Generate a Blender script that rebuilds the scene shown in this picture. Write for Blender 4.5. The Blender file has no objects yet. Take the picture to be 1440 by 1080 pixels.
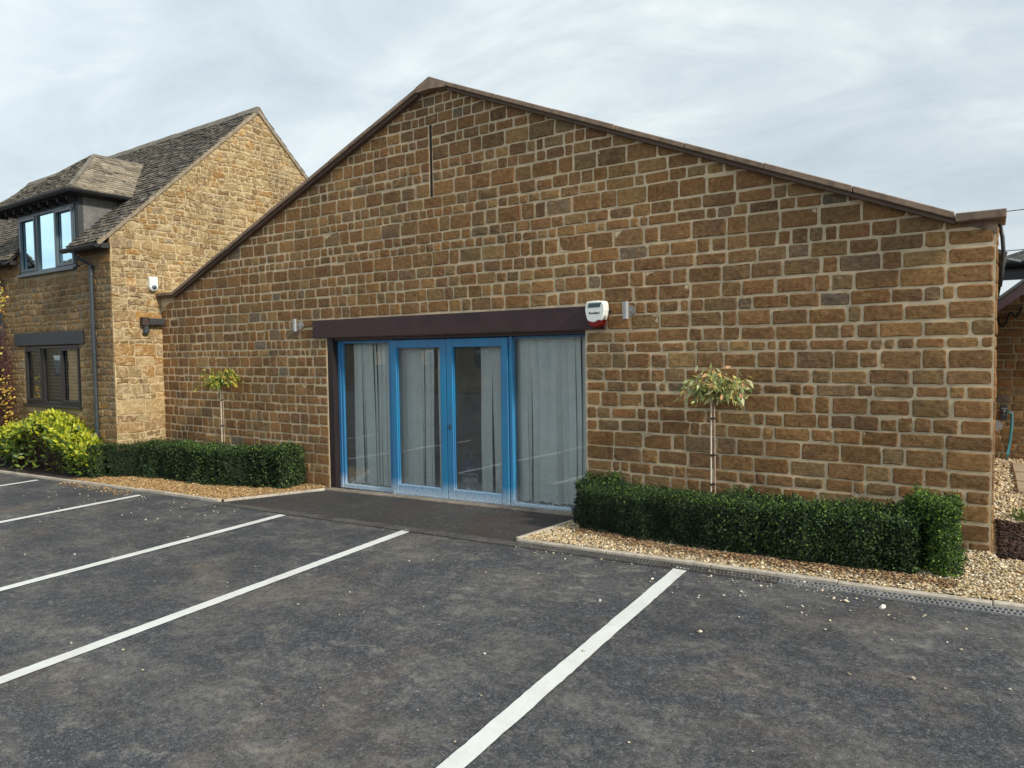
import bpy, math, random
import numpy as np
from mathutils import Vector, Matrix, noise as mnoise

random.seed(7); rng = np.random.default_rng(7)
scene = bpy.context.scene
COL = scene.collection
PI = math.pi

# ------------------------------------------------------------------ helpers
ORG = {}
def tag(o, label=None, cat=None, group=None, kind=None):
    if label: o['label'] = label
    if cat: o['category'] = cat
    if group: o['group'] = group
    if kind: o['kind'] = kind
    return o

def thing(name, loc, label, cat, group=None):
    o = bpy.data.objects.new(name, None); COL.objects.link(o)
    o.location = loc; o.empty_display_size = .1
    ORG[o.name] = Vector(loc)
    return tag(o, label, cat, group)

def mk(name, V, F, mats, parent=None, origin=None, fm=None, col=None, smooth=False):
    """one mesh object from world coordinates; parts are stored relative to their thing"""
    if not isinstance(mats, (list, tuple)): mats = [mats]
    if parent is not None: org = ORG[parent.name]
    elif origin is not None: org = Vector(origin)
    else: org = Vector((0, 0, 0))
    V = np.asarray(V, dtype=np.float64).reshape(-1, 3) - np.array(org)
    me = bpy.data.meshes.new(name)
    if isinstance(F, np.ndarray):
        n, k = F.shape
        me.vertices.add(len(V)); me.vertices.foreach_set('co', V.ravel())
        me.loops.add(n*k); me.loops.foreach_set('vertex_index', F.ravel().astype(np.int32))
        me.polygons.add(n); me.polygons.foreach_set('loop_start', np.arange(0, n*k, k, dtype=np.int32))
        me.update(calc_edges=True)
    else:
        me.from_pydata(V.tolist(), [], [list(f) for f in F]); me.update()
    for m in mats: me.materials.append(m)
    if fm is not None: me.polygons.foreach_set('material_index', np.asarray(fm, dtype=np.int32))
    if col is not None:
        a = me.color_attributes.new('tint', 'FLOAT_COLOR', 'POINT')
        c = np.ones((len(V), 4)); c[:, :3] = col
        a.data.foreach_set('color', c.ravel())
    if smooth: me.polygons.foreach_set('use_smooth', np.ones(len(me.polygons), dtype=bool))
    me.validate(); me.update()
    o = bpy.data.objects.new(name, me); COL.objects.link(o)
    if parent is not None:
        o.parent = parent
        ORG[o.name] = org
    else:
        o.location = org; ORG[o.name] = org
    return o

class MB:
    """collects simple solids into one mesh"""
    def __init__(s): s.V = []; s.F = []; s.M = []
    def add(s, V, F, m=0):
        b = len(s.V); s.V += [tuple(v) for v in V]; s.F += [[i+b for i in f] for f in F]; s.M += [m]*len(F); return s
    def box(s, x0, x1, y0, y1, z0, z1, m=0, bev=0):
        return s.hexa([(x0,y0,z0),(x1,y0,z0),(x1,y1,z0),(x0,y1,z0),(x0,y0,z1),(x1,y0,z1),(x1,y1,z1),(x0,y1,z1)], m, bev)
    def hexa(s, P, m=0, bev=0):
        F = [(3,2,1,0),(4,5,6,7),(0,1,5,4),(1,2,6,5),(2,3,7,6),(3,0,4,7)]
        if not bev: return s.add(P, F, m)
        # bevel: shrink each face towards its centre, join with edge and corner faces
        P = [Vector(p) for p in P]; V = []; idx = {}
        for fi, f in enumerate(F):
            for k, i in enumerate(f):
                a = P[f[k-1]] - P[i]; b = P[f[(k+1) % 4]] - P[i]
                idx[(fi, i)] = len(V)
                V.append(P[i] + a.normalized()*min(bev, a.length*.3) + b.normalized()*min(bev, b.length*.3))
        G = [[idx[(fi, i)] for i in f] for fi, f in enumerate(F)]
        for fa in range(6):
            for k in range(4):
                i, j = F[fa][k], F[fa][(k+1) % 4]
                for fb in range(fa+1, 6):
                    if i in F[fb] and j in F[fb]: G.append([idx[(fa,j)], idx[(fa,i)], idx[(fb,i)], idx[(fb,j)]])
        for i in range(8):
            fs = [fi for fi, f in enumerate(F) if i in f]
            G.append([idx[(fi, i)] for fi in fs])
        return s.add(V, G, m)
    def prism(s, poly, dirv, m=0):
        """poly: 3D points, extruded along dirv"""
        n = len(poly); d = Vector(dirv)
        V = [Vector(p) for p in poly] + [Vector(p)+d for p in poly]
        F = [list(range(n-1, -1, -1)), list(range(n, 2*n))] + [[i, (i+1) % n, n+(i+1) % n, n+i] for i in range(n)]
        return s.add(V, F, m)
    def tube(s, pts, r, n=8, m=0, cap=True, r1=None):
        pts = [Vector(p) for p in pts]; L = len(pts); V = []; F = []
        up = Vector((0, 0, 1))
        for i, p in enumerate(pts):
            t = (pts[min(i+1, L-1)] - pts[max(i-1, 0)]).normalized()
            a = t.cross(up) if abs(t.z) < .95 else t.cross(Vector((0, 1, 0)))
            a.normalize(); b = t.cross(a)
            rr = r if r1 is None else r + (r1-r)*i/(L-1)
            for k in range(n):
                q = 2*PI*k/n
                V.append(p + a*rr*math.cos(q) + b*rr*math.sin(q))
        for i in range(L-1):
            for k in range(n):
                F.append([i*n+k, i*n+(k+1) % n, (i+1)*n+(k+1) % n, (i+1)*n+k])
        if cap: F += [list(range(n-1, -1, -1)), [(L-1)*n+k for k in range(n)]]
        return s.add(V, F, m)
    def lathe(s, prof, c, n=20, m=0):
        """prof: (r, z) list around vertical axis at c"""
        V = []; F = []
        for r, z in prof:
            for k in range(n):
                q = 2*PI*k/n; V.append((c[0]+r*math.cos(q), c[1]+r*math.sin(q), c[2]+z))
        for i in range(len(prof)-1):
            for k in range(n): F.append([i*n+k, i*n+(k+1) % n, (i+1)*n+(k+1) % n, (i+1)*n+k])
        F += [list(range(n-1, -1, -1)), [(len(prof)-1)*n+k for k in range(n)]]
        return s.add(V, F, m)
    def build(s, name, mats, parent=None, origin=None, smooth=False):
        return mk(name, s.V, s.F, mats, parent, origin, fm=s.M, smooth=smooth)

def gz(x, y):
    """height of the gently falling yard"""
    x = max(-16, min(13, x)); y = max(-14, min(9, y))
    return .0293*x + .0227*y + .015*max(0., -x-.7)

# ------------------------------------------------------------------ materials
def newmat(name):
    m = bpy.data.materials.new(name); m.use_nodes = True
    nt = m.node_tree; nt.nodes.clear()
    return m, nt
class NT:
    def __init__(s, nt): s.t = nt
    def n(s, typ, **kw):
        nd = s.t.nodes.new(typ)
        for k, v in kw.items():
            if k.startswith('_'): setattr(nd, k[1:], v)
        for k, v in kw.items():
            if k.startswith('_'): continue
            key = int(k[1:]) if k[0] == 'i' and k[1:].isdigit() else k.replace('__', ' ')
            if isinstance(v, bpy.types.NodeSocket): s.t.links.new(v, nd.inputs[key])
            else: nd.inputs[key].default_value = v
        return nd
    def noise(s, vec, scale, detail=4, rough=.6, dist=0.):
        return s.n('ShaderNodeTexNoise', Vector=vec, Scale=scale, Detail=detail, Roughness=rough, Distortion=dist).outputs[0]
    def ramp(s, fac, stops):
        nd = s.n('ShaderNodeValToRGB', Fac=fac); e = nd.color_ramp.elements
        while len(e) < len(stops): e.new(.5)
        for k, (p, c) in enumerate(stops):
            e[k].position = p; e[k].color = (c, c, c, 1) if not isinstance(c, tuple) else (*c, 1)
        return nd.outputs[0]
    def mix(s, fac, a, b, blend='MIX'):
        nd = s.n('ShaderNodeMix', _data_type='RGBA', _blend_type=blend)
        for k, v in ((0, fac), (6, a), (7, b)):
            if isinstance(v, bpy.types.NodeSocket): s.t.links.new(v, nd.inputs[k])
            else: nd.inputs[k].default_value = (*v, 1) if isinstance(v, tuple) else v
        return nd.outputs[2]
    def math(s, op, a, b=0., clamp=False):
        nd = s.n('ShaderNodeMath', _operation=op, _use_clamp=clamp, i0=a, i1=b); return nd.outputs[0]
    def bump(s, h, strength, dist):
        return s.n('ShaderNodeBump', Height=h, Strength=strength, Distance=dist).outputs[0]
    def out(s, sh): s.n('ShaderNodeOutputMaterial', Surface=sh)
    def geo(s): return s.n('ShaderNodeNewGeometry').outputs['Position']
    def pbsdf(s, **kw):
        return s.n('ShaderNodeBsdfPrincipled', **kw).outputs[0]
    def stretch(s, vec, sc):
        return s.n('ShaderNodeMapping', Vector=vec, Scale=sc).outputs[0]

def mat_simple(name, color, rough=.6, metal=0., var=.12, nscale=30, bump=.15, bdist=.002, spec=.5):
    m, nt = newmat(name); t = NT(nt); P = t.geo()
    n1 = t.noise(P, nscale, 5); n2 = t.noise(P, nscale*.13, 3)
    f = t.math('ADD', t.math('MULTIPLY', n1, .6), t.math('MULTIPLY', n2, .4))
    lo = tuple(c*(1-var*2) for c in color); hi = tuple(min(1, c*(1+var*2)) for c in color)
    c = t.ramp(f, [(.3, lo), (.7, hi)])
    r = t.math('ADD', t.math('MULTIPLY', n1, .2), rough-.1)
    kw = {'Base__Color': c, 'Roughness': r, 'Metallic': metal, 'Specular__IOR__Level': spec}
    if bump: kw['Normal'] = t.bump(n1, bump, bdist)
    t.out(t.pbsdf(**kw)); return m

def mat_stone(name, lich=.35, smear=None):
    m, nt = newmat(name); t = NT(nt); P = t.geo()
    a = t.n('ShaderNodeVertexColor', _layer_name='tint').outputs[0]
    big = t.noise(P, 7, 4, .6, .6); mid = t.noise(P, 26, 6, .68, .4); fine = t.noise(P, 120, 5, .7)
    lay = t.noise(t.stretch(P, (14, 14, 60)), 1.0, 4, .65, .5)
    c = t.mix(t.ramp(big, [(.36, 0.), (.66, .75)]), a, (.30, .185, .075))
    c = t.mix(t.ramp(lay, [(.45, 0.), (.72, .5)]), c, (.12, .075, .045))
    c = t.mix(t.ramp(mid, [(.3, 1.), (.55, 0.)]), c, t.mix(1., a, (.52, .48, .45), 'MULTIPLY'))
    c = t.mix(t.ramp(mid, [(.60, 0.), (.74, lich)]), c, (.44, .36, .25))
    st = t.noise(t.stretch(P, (.9, .9, .35)), 1.0, 5, .6, .6)
    c = t.mix(1., c, t.mix(t.ramp(st, [(.32, 0.), (.68, 1.)]), (.76, .76, .78), (1.16, 1.13, 1.06)), 'MULTIPLY')
    c = t.mix(1., c, t.ramp(fine, [(.2, .62), (.8, 1.38)]), 'MULTIPLY')
    if smear:
        sm = t.noise(P, 11, 8, .78, .9)
        c = t.mix(t.ramp(sm, [(.50, 0.), (.60, .85)]), c, smear)
        pit = t.noise(P, 34, 7, .8, .3)
        c = t.mix(t.ramp(pit, [(.30, .75), (.44, 0.)]), c, (.13, .085, .045))
    h = t.math('ADD', t.math('MULTIPLY', mid, .7), t.math('MULTIPLY', fine, .3))
    h = t.math('ADD', h, t.math('MULTIPLY', lay, .5))
    t.out(t.pbsdf(Base__Color=c, Roughness=.93, Specular__IOR__Level=.2, Normal=t.bump(h, .95, .012)))
    return m

def mat_mortar(name, color):
    m, nt = newmat(name); t = NT(nt); P = t.geo()
    n1 = t.noise(P, 9, 5, .6); n2 = t.noise(P, 130, 4, .7)
    c = t.mix(t.ramp(n1, [(.35, 0.), (.7, 1.)]), tuple(x*.72 for x in color), color)
    c = t.mix(1., c, t.ramp(n2, [(.2, .75), (.8, 1.2)]), 'MULTIPLY')
    st = t.noise(t.stretch(P, (.9, .9, .35)), 1.0, 5, .6, .6)
    c = t.mix(1., c, t.mix(t.ramp(st, [(.32, 0.), (.68, 1.)]), (.74, .73, .72), (1.08, 1.06, 1.02)), 'MULTIPLY')
    t.out(t.pbsdf(Base__Color=c, Roughness=.95, Specular__IOR__Level=.15, Normal=t.bump(n2, .6, .004)))
    return m

def mat_asphalt(name, base=(.060, .061, .067), dust=(.25, .23, .195), amt=1., brown=False):
    m, nt = newmat(name); t = NT(nt); P = t.geo()
    vor = t.n('ShaderNodeTexVoronoi', Vector=P, Scale=135., Randomness=1.)
    vc = t.n('ShaderNodeSeparateColor', Color=vor.outputs['Color']).outputs[0]
    vor2 = t.n('ShaderNodeTexVoronoi', Vector=P, Scale=48., Randomness=1.)
    vc2 = t.n('ShaderNodeSeparateColor', Color=vor2.outputs['Color']).outputs[1]
    fine = t.noise(P, 260, 3, .7); mid = t.noise(P, 19, 8, .82)
    p1 = t.noise(P, .55, 6, .62, .8)
    p2 = t.noise(t.stretch(P, (1.2, 1.9, 1)), 1.0, 10, .74, .4)
    p3 = t.noise(t.stretch(P, (4.5, 6., 1)), 1.0, 10, .80, .3)
    stone = t.ramp(vc, [(0., .55), (.6, .94), (.88, 1.45), (1., 2.3)])
    c = t.mix(1., base, stone, 'MULTIPLY')
    c = t.mix(1., c, t.ramp(vc2, [(0., .82), (.85, 1.08), (1., 1.5)]), 'MULTIPLY')
    c = t.mix(1., c, t.ramp(p1, [(.3, .82), (.7, 1.2)]), 'MULTIPLY')
    c = t.mix(1., c, t.ramp(mid, [(.3, .75), (.7, 1.3)]), 'MULTIPLY')
    grit = t.ramp(fine, [(.35, .25), (.65, 1.3)])
    gm = t.ramp(mid, [(.40, .25), (.62, 1.25)])
    dm = t.math('MULTIPLY', t.math('MULTIPLY', t.ramp(p2, [(.46, 0.), (.68, .75*amt)]), grit), gm)
    c = t.mix(dm, c, dust)
    dm2 = t.math('MULTIPLY', t.math('MULTIPLY', t.ramp(p3, [(.52, 0.), (.68, .8*amt)]), t.ramp(p1, [(.38, .15), (.6, 1.)])), grit)
    c = t.mix(dm2, c, tuple(min(1, x*1.35) for x in dust))
    warm = t.noise(P, .8, 6, .65, .7)
    c = t.mix(t.math('MULTIPLY', t.ramp(warm, [(.53, 0.), (.70, .5 if not brown else .9)]), t.math('MAXIMUM', gm, .55 if brown else 0.)), c, (.20, .15, .105) if not brown else (.062, .040, .030))
    oil = t.noise(t.stretch(P, (1.7, 2.6, 1)), 1.0, 5, .6, .5)
    c = t.mix(t.ramp(oil, [(.64, 0.), (.72, .55)]), c, (.026, .026, .030))
    h = t.math('ADD', t.math('MULTIPLY', vor.outputs['Distance'], -.9), t.math('MULTIPLY', fine, .6))
    t.out(t.pbsdf(Base__Color=c, Roughness=.86, Specular__IOR__Level=.35, Normal=t.bump(h, .7, .006)))
    return m

def mat_paint_line(name):
    m, nt = newmat(name); t = NT(nt); P = t.geo()
    n1 = t.noise(P, 3.5, 6, .65, .6); n2 = t.noise(P, 110, 4, .75); n3 = t.noise(P, 28, 6, .7)
    c = t.mix(t.ramp(n1, [(.42, 0.), (.72, .5)]), (.70, .71, .68), (.50, .48, .42))
    c = t.mix(t.ramp(n3, [(.60, 0.), (.72, .6)]), c, (.34, .32, .28))
    c = t.mix(t.ramp(n2, [(.58, 0.), (.70, .45)]), c, (.25, .24, .23))
    t.out(t.pbsdf(Base__Color=c, Roughness=.7, Normal=t.bump(n2, .4, .003))); return m

def mat_tint(name, rough=.6, trans=0., nscale=60, var=.3, spec=.3, bump=.3):
    m, nt = newmat(name); t = NT(nt); P = t.geo()
    a = t.n('ShaderNodeVertexColor', _layer_name='tint').outputs[0]
    n1 = t.noise(P, nscale, 5, .65)
    c = t.mix(1., a, t.ramp(n1, [(.25, 1-var), (.75, 1+var)]), 'MULTIPLY')
    sh = t.pbsdf(Base__Color=c, Roughness=rough, Specular__IOR__Level=spec, Normal=t.bump(n1, bump, .003))
    if trans:
        tr = t.n('ShaderNodeBsdfTranslucent', Color=c).outputs[0]
        sh = t.n('ShaderNodeMixShader', Fac=trans, i1=sh, i2=tr).outputs[0]
    t.out(sh); return m

def mat_slate(name):
    m, nt = newmat(name); t = NT(nt); P = t.geo()
    a = t.n('ShaderNodeVertexColor', _layer_name='tint').outputs[0]
    n1 = t.noise(P, 40, 6, .7); n2 = t.noise(P, 3.2, 5, .65, .8); n3 = t.noise(P, 15, 6, .75, .4)
    c = t.mix(1., a, t.ramp(n1, [(.25, .6), (.75, 1.4)]), 'MULTIPLY')
    f = t.math('MULTIPLY', t.ramp(n3, [(.46, 0.), (.62, .85)]), t.ramp(n2, [(.36, .2), (.62, 1.)]))
    c = t.mix(f, c, (.42, .385, .31))
    moss = t.noise(P, 9, 5, .7, .5)
    c = t.mix(t.ramp(moss, [(.62, 0.), (.74, .6)]), c, (.10, .095, .04))
    t.out(t.pbsdf(Base__Color=c, Roughness=.9, Specular__IOR__Level=.2, Normal=t.bump(n1, .8, .006))); return m

def mat_glass(name, dirt=0., zlow=None, tint=(.94, .98, .97), refl=1.0, k=1.25, rc=(.95, 1, 1)):
    """thin glazing: what is not reflected passes straight through; dried splashes near the bottom edge"""
    m, nt = newmat(name); t = NT(nt); P = t.geo()
    fr = t.n('ShaderNodeFresnel', IOR=1.52*refl).outputs[0]
    fr = t.math('MULTIPLY', fr, k, True)
    tr = t.n('ShaderNodeBsdfTransparent', Color=(*tint, 1)).outputs[0]
    wob = t.noise(P, 1.4, 2, .5)
    gl = t.n('ShaderNodeBsdfGlossy', Color=(*rc, 1), Roughness=.012, Normal=t.bump(wob, .06, .02)).outputs[0]
    sh = t.n('ShaderNodeMixShader', Fac=fr, i1=tr, i2=gl).outputs[0]
    if dirt:
        sep = t.n('ShaderNodeSeparateXYZ', Vector=P)
        zz = t.math('SUBTRACT', sep.outputs[2], t.math('MULTIPLY', sep.outputs[0], .022))
        near = t.n('ShaderNodeMapRange', Value=zz, i1=zlow+.34, i2=zlow, i3=0., i4=1.).outputs[0]
        sp = t.noise(P, 75, 4, .75); sm = t.noise(P, 6, 5, .7, .5)
        a = t.math('MULTIPLY', t.ramp(sp, [(.50, .1), (.66, 1.)]), t.math('POWER', near, 1.6))
        film = t.math('MULTIPLY', t.ramp(sm, [(.3, .35), (.75, 1.)]), .09)
        ff = t.math('MULTIPLY', t.math('ADD', a, film), dirt, True)
        df = t.n('ShaderNodeBsdfDiffuse', Color=(.62, .66, .64, 1)).outputs[0]
        sh = t.n('ShaderNodeMixShader', Fac=ff, i1=sh, i2=df).outputs[0]
    t.out(sh); return m

def mat_blue(name):
    m, nt = newmat(name); t = NT(nt); P = t.geo()
    sep = t.n('ShaderNodeSeparateXYZ', Vector=P)
    zz = t.math('SUBTRACT', sep.outputs[2], t.math('MULTIPLY', sep.outputs[0], .022))
    near = t.n('ShaderNodeMapRange', Value=zz, i1=.24, i2=.02, i3=0., i4=1.).outputs[0]
    sp = t.noise(P, 42, 6, .75, .4); sv = t.noise(t.stretch(P, (9, 9, 1.3)), 1., 5, .6)
    c = t.mix(t.ramp(sv, [(.35, 0.), (.7, 1.)]), (.045, .155, .33), (.016, .225, .42))
    chalk = t.math('MULTIPLY', t.math('POWER', near, 1.1), t.ramp(sp, [(.34, .30), (.62, 1.15)]), True)
    c = t.mix(chalk, c, (.60, .68, .73))
    c = t.mix(t.ramp(t.noise(P, 14, 6, .7), [(.62, 0.), (.74, .35)]), c, (.10, .16, .22))
    t.out(t.pbsdf(Base__Color=c, Roughness=.38, Normal=t.bump(sp, .2, .002))); return m

def mat_gravelbed(name, c0, c1):
    m, nt = newmat(name); t = NT(nt); P = t.geo()
    v = t.n('ShaderNodeTexVoronoi', Vector=P, Scale=55., Randomness=1.)
    f = t.n('ShaderNodeSeparateColor', Color=v.outputs['Color']).outputs[0]
    c = t.ramp(f, [(0., tuple(x*.4 for x in c0)), (.5, c0), (1., c1)])
    t.out(t.pbsdf(Base__Color=c, Roughness=.9, Normal=t.bump(v.outputs['Distance'], .8, .012))); return m

M = {}
M['stone'] = mat_stone('ironstone', .60)
M['rubble'] = mat_stone('weathered_limestone', .75, (.58, .46, .28))
M['front_stone'] = mat_stone('sandy_front_stone', .6)
M['mortar'] = mat_mortar('buff_mortar', (.74, .595, .40))
M['mortar_pale'] = mat_mortar('pale_mortar', (.68, .54, .33))
M['mortar_front'] = mat_mortar('sandy_mortar', (.46, .36, .225))
M['coping'] = mat_simple('coping_stone', (.235, .165, .115), .9, var=.28, nscale=14, bump=.5, bdist=.006)
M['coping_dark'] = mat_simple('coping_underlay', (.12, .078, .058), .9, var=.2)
M['asphalt'] = mat_asphalt('worn_asphalt')
M['apron'] = mat_asphalt('brown_stained_asphalt', (.045, .043, .043), (.12, .10, .08), .6, True)
M['line'] = mat_paint_line('white_road_paint')
M['kerb'] = mat_simple('concrete_edging', (.46, .40, .32), .9, var=.22, nscale=22, bump=.5, bdist=.004)
M['concrete'] = mat_simple('stained_concrete', (.20, .165, .13), .9, var=.3, nscale=12, bump=.5, bdist=.004)
M['metal_grate'] = mat_simple('dusty_galvanised_steel', (.26, .255, .25), .6, .3, var=.25, nscale=45)
M['slit'] = mat_simple('slit_shade_paint', (.028, .018, .013), .95, var=.3, nscale=30, bump=.5)  # near-black colour for the shade in the wall slit
M['metal_dirty'] = mat_simple('silted_steel', (.095, .088, .08), .85, .1, var=.35, nscale=25)
M['black'] = mat_simple('dark_void', (.012, .012, .013), .9, var=.1)
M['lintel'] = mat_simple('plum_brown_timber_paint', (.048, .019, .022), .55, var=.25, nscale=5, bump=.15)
M['jamb'] = mat_simple('dark_brown_timber', (.018, .009, .009), .6, var=.2, nscale=6)
M['blue'] = mat_blue('blue_gloss_paint')
M['glass'] = mat_glass('splashed_shop_glass', 1.0, .03, k=2.7)
M['glass_house'] = mat_glass('sky_tinted_glass', refl=1.25, k=5., rc=(.60, .84, .96))  # reflection tinted blue to put the reflected sky's colour into the glass
M['glass_lower'] = mat_glass('old_window_glass', k=2.)
M['blind'] = mat_simple('grey_green_fabric', (.90, .94, .91), .8, var=.06, nscale=30)
M['chrome'] = mat_simple('brushed_steel', (.42, .42, .42), .4, .8, var=.08, nscale=60)
M['white'] = mat_simple('white_plastic', (.78, .79, .74), .4, var=.03)
M['red'] = mat_simple('dark_red_lens', (.22, .008, .006), .2, var=.1, bump=0)
M['panel'] = mat_simple('blue_grey_panel', (.045, .075, .09), .25, var=.1, bump=0)
M['grey_frame'] = mat_simple('grey_blue_window_paint', (.085, .115, .135), .35, var=.08)
M['dark_frame'] = mat_simple('dark_brown_window_paint', (.022, .020, .020), .4, var=.15)
M['dark_beam'] = mat_simple('charcoal_painted_beam', (.035, .038, .042), .6, var=.15, nscale=9)
M['gutter'] = mat_simple('black_gutter_plastic', (.018, .020, .023), .35, var=.12)
M['pipe'] = mat_simple('grey_painted_iron', (.040, .050, .058), .4, var=.12)
M['render'] = mat_simple('grey_lead_cheek', (.15, .145, .14), .8, var=.2, nscale=9)
M['fascia'] = mat_simple('soffit_boards', (.020, .018, .018), .7, var=.2)
M['slate'] = mat_slate('stone_slates')
M['verge'] = mat_mortar('verge_mortar', (.42, .35, .26))
M['ridge'] = mat_simple('ridge_stone', (.16, .14, .11), .9, var=.35, nscale=18, bump=.6, bdist=.006)
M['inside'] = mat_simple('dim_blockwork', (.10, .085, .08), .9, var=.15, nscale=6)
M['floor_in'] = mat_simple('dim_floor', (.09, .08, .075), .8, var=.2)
M['bottle'] = mat_simple('dark_blue_enamel', (.010, .045, .14), .35, var=.1)
M['leaf'] = mat_tint('leaf', .45, .28, 40, .2, .4, .1)
M['leaf_box'] = mat_tint('box_leaf', .6, .12, 40, .25, .22, .1)
M['core'] = mat_simple('hedge_twigs', (.020, .030, .014), .95, var=.3, nscale=60, bump=.8, bdist=.02)
M['bark'] = mat_simple('pale_bark', (.36, .26, .20), .85, var=.25, nscale=50, bump=.5, bdist=.003)
M['cane'] = mat_simple('bamboo_cane', (.62, .53, .42), .6, var=.15, nscale=40)
M['twig'] = mat_simple('brown_twig', (.075, .045, .035), .9, var=.3, nscale=50)
M['gravel'] = mat_gravelbed('gravel_base', (.30, .20, .105), (.48, .38, .25))
M['pebble'] = mat_tint('pebble', .8, 0, 90, .3, .3, .5)
M['soil'] = mat_simple('dark_bark_mulch', (.045, .026, .019), .95, var=.4, nscale=45, bump=1., bdist=.02)
M['slab'] = mat_simple('sandstone_slab', (.40, .31, .21), .85, var=.15, nscale=8, bump=.4)
M['hose'] = mat_simple('blue_green_hose', (.05, .20, .24), .4, var=.1)
M['barge'] = mat_simple('plum_bargeboard', (.075, .045, .055), .55, var=.15)
M['lead'] = mat_simple('lead_flashing', (.10, .12, .13), .5, var=.2)
M['wire'] = mat_simple('black_cable', (.012, .012, .012), .5, bump=0)
M['rust'] = mat_simple('rusty_brown_metal', (.055, .035, .028), .8, var=.4, nscale=25, bump=.5)
M['ink'] = mat_simple('dark_print', (.03, .045, .05), .5, bump=0)
M['print'] = mat_simple('white_print', (.75, .76, .78), .5, bump=0, var=.03)

# ------------------------------------------------------------------ convex clipping in 2D
def clip(poly, a, b, c):
    """keep a*u+b*v<=c"""
    out = []
    for i in range(len(poly)):
        p, q = poly[i], poly[(i+1) % len(poly)]
        dp, dq = a*p[0]+b*p[1]-c, a*q[0]+b*q[1]-c
        if dp <= 0: out.append(p)
        if (dp < 0 < dq) or (dq < 0 < dp):
            t = dp/(dp-dq); out.append((p[0]+(q[0]-p[0])*t, p[1]+(q[1]-p[1])*t))
    return out
def halfplanes(poly):
    """ccw polygon -> half planes"""
    H = []
    for i in range(len(poly)):
        (x0, y0), (x1, y1) = poly[i], poly[(i+1) % len(poly)]
        dx, dy = x1-x0, y1-y0; L = math.hypot(dx, dy)
        a, b = dy/L, -dx/L; H.append((a, b, a*x0+b*y0))
    return H
def area(p): return .5*sum(p[i-1][0]*p[i][1]-p[i][0]*p[i-1][1] for i in range(len(p)))

IRON = [((c[0]*1.56, c[1]*1.43, c[2]*1.26), w) for c, w in [((.175, .098, .048), 30), ((.150, .086, .047), 26), ((.205, .125, .060), 18), ((.125, .074, .045), 14), ((.150, .110, .066), 12),
        ((.240, .160, .078), 7), ((.200, .112, .052), 4), ((.105, .100, .095), 1.6), ((.145, .108, .080), 3.5)]]
LIME = [((.47, .345, .175), 26), ((.40, .28, .135), 22), ((.54, .42, .235), 16), ((.33, .23, .125), 14), ((.45, .255, .085), 9), ((.36, .29, .20), 8), ((.25, .16, .09), 8)]
FRONT = [((.30, .205, .105), 26), ((.255, .17, .09), 20), ((.35, .25, .14), 18), ((.21, .145, .08), 12), ((.33, .20, .085), 7), ((.25, .215, .165), 7)]
def pick(pal, r):
    t = r.random()*sum(w for _, w in pal)
    for c, w in pal:
        t -= w
        if t <= 0: break
    k = r.uniform(.82, 1.2); h = r.uniform(-.08, .08)
    return (c[0]*k*(1+h), c[1]*k, c[2]*k*(1-h))

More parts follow.
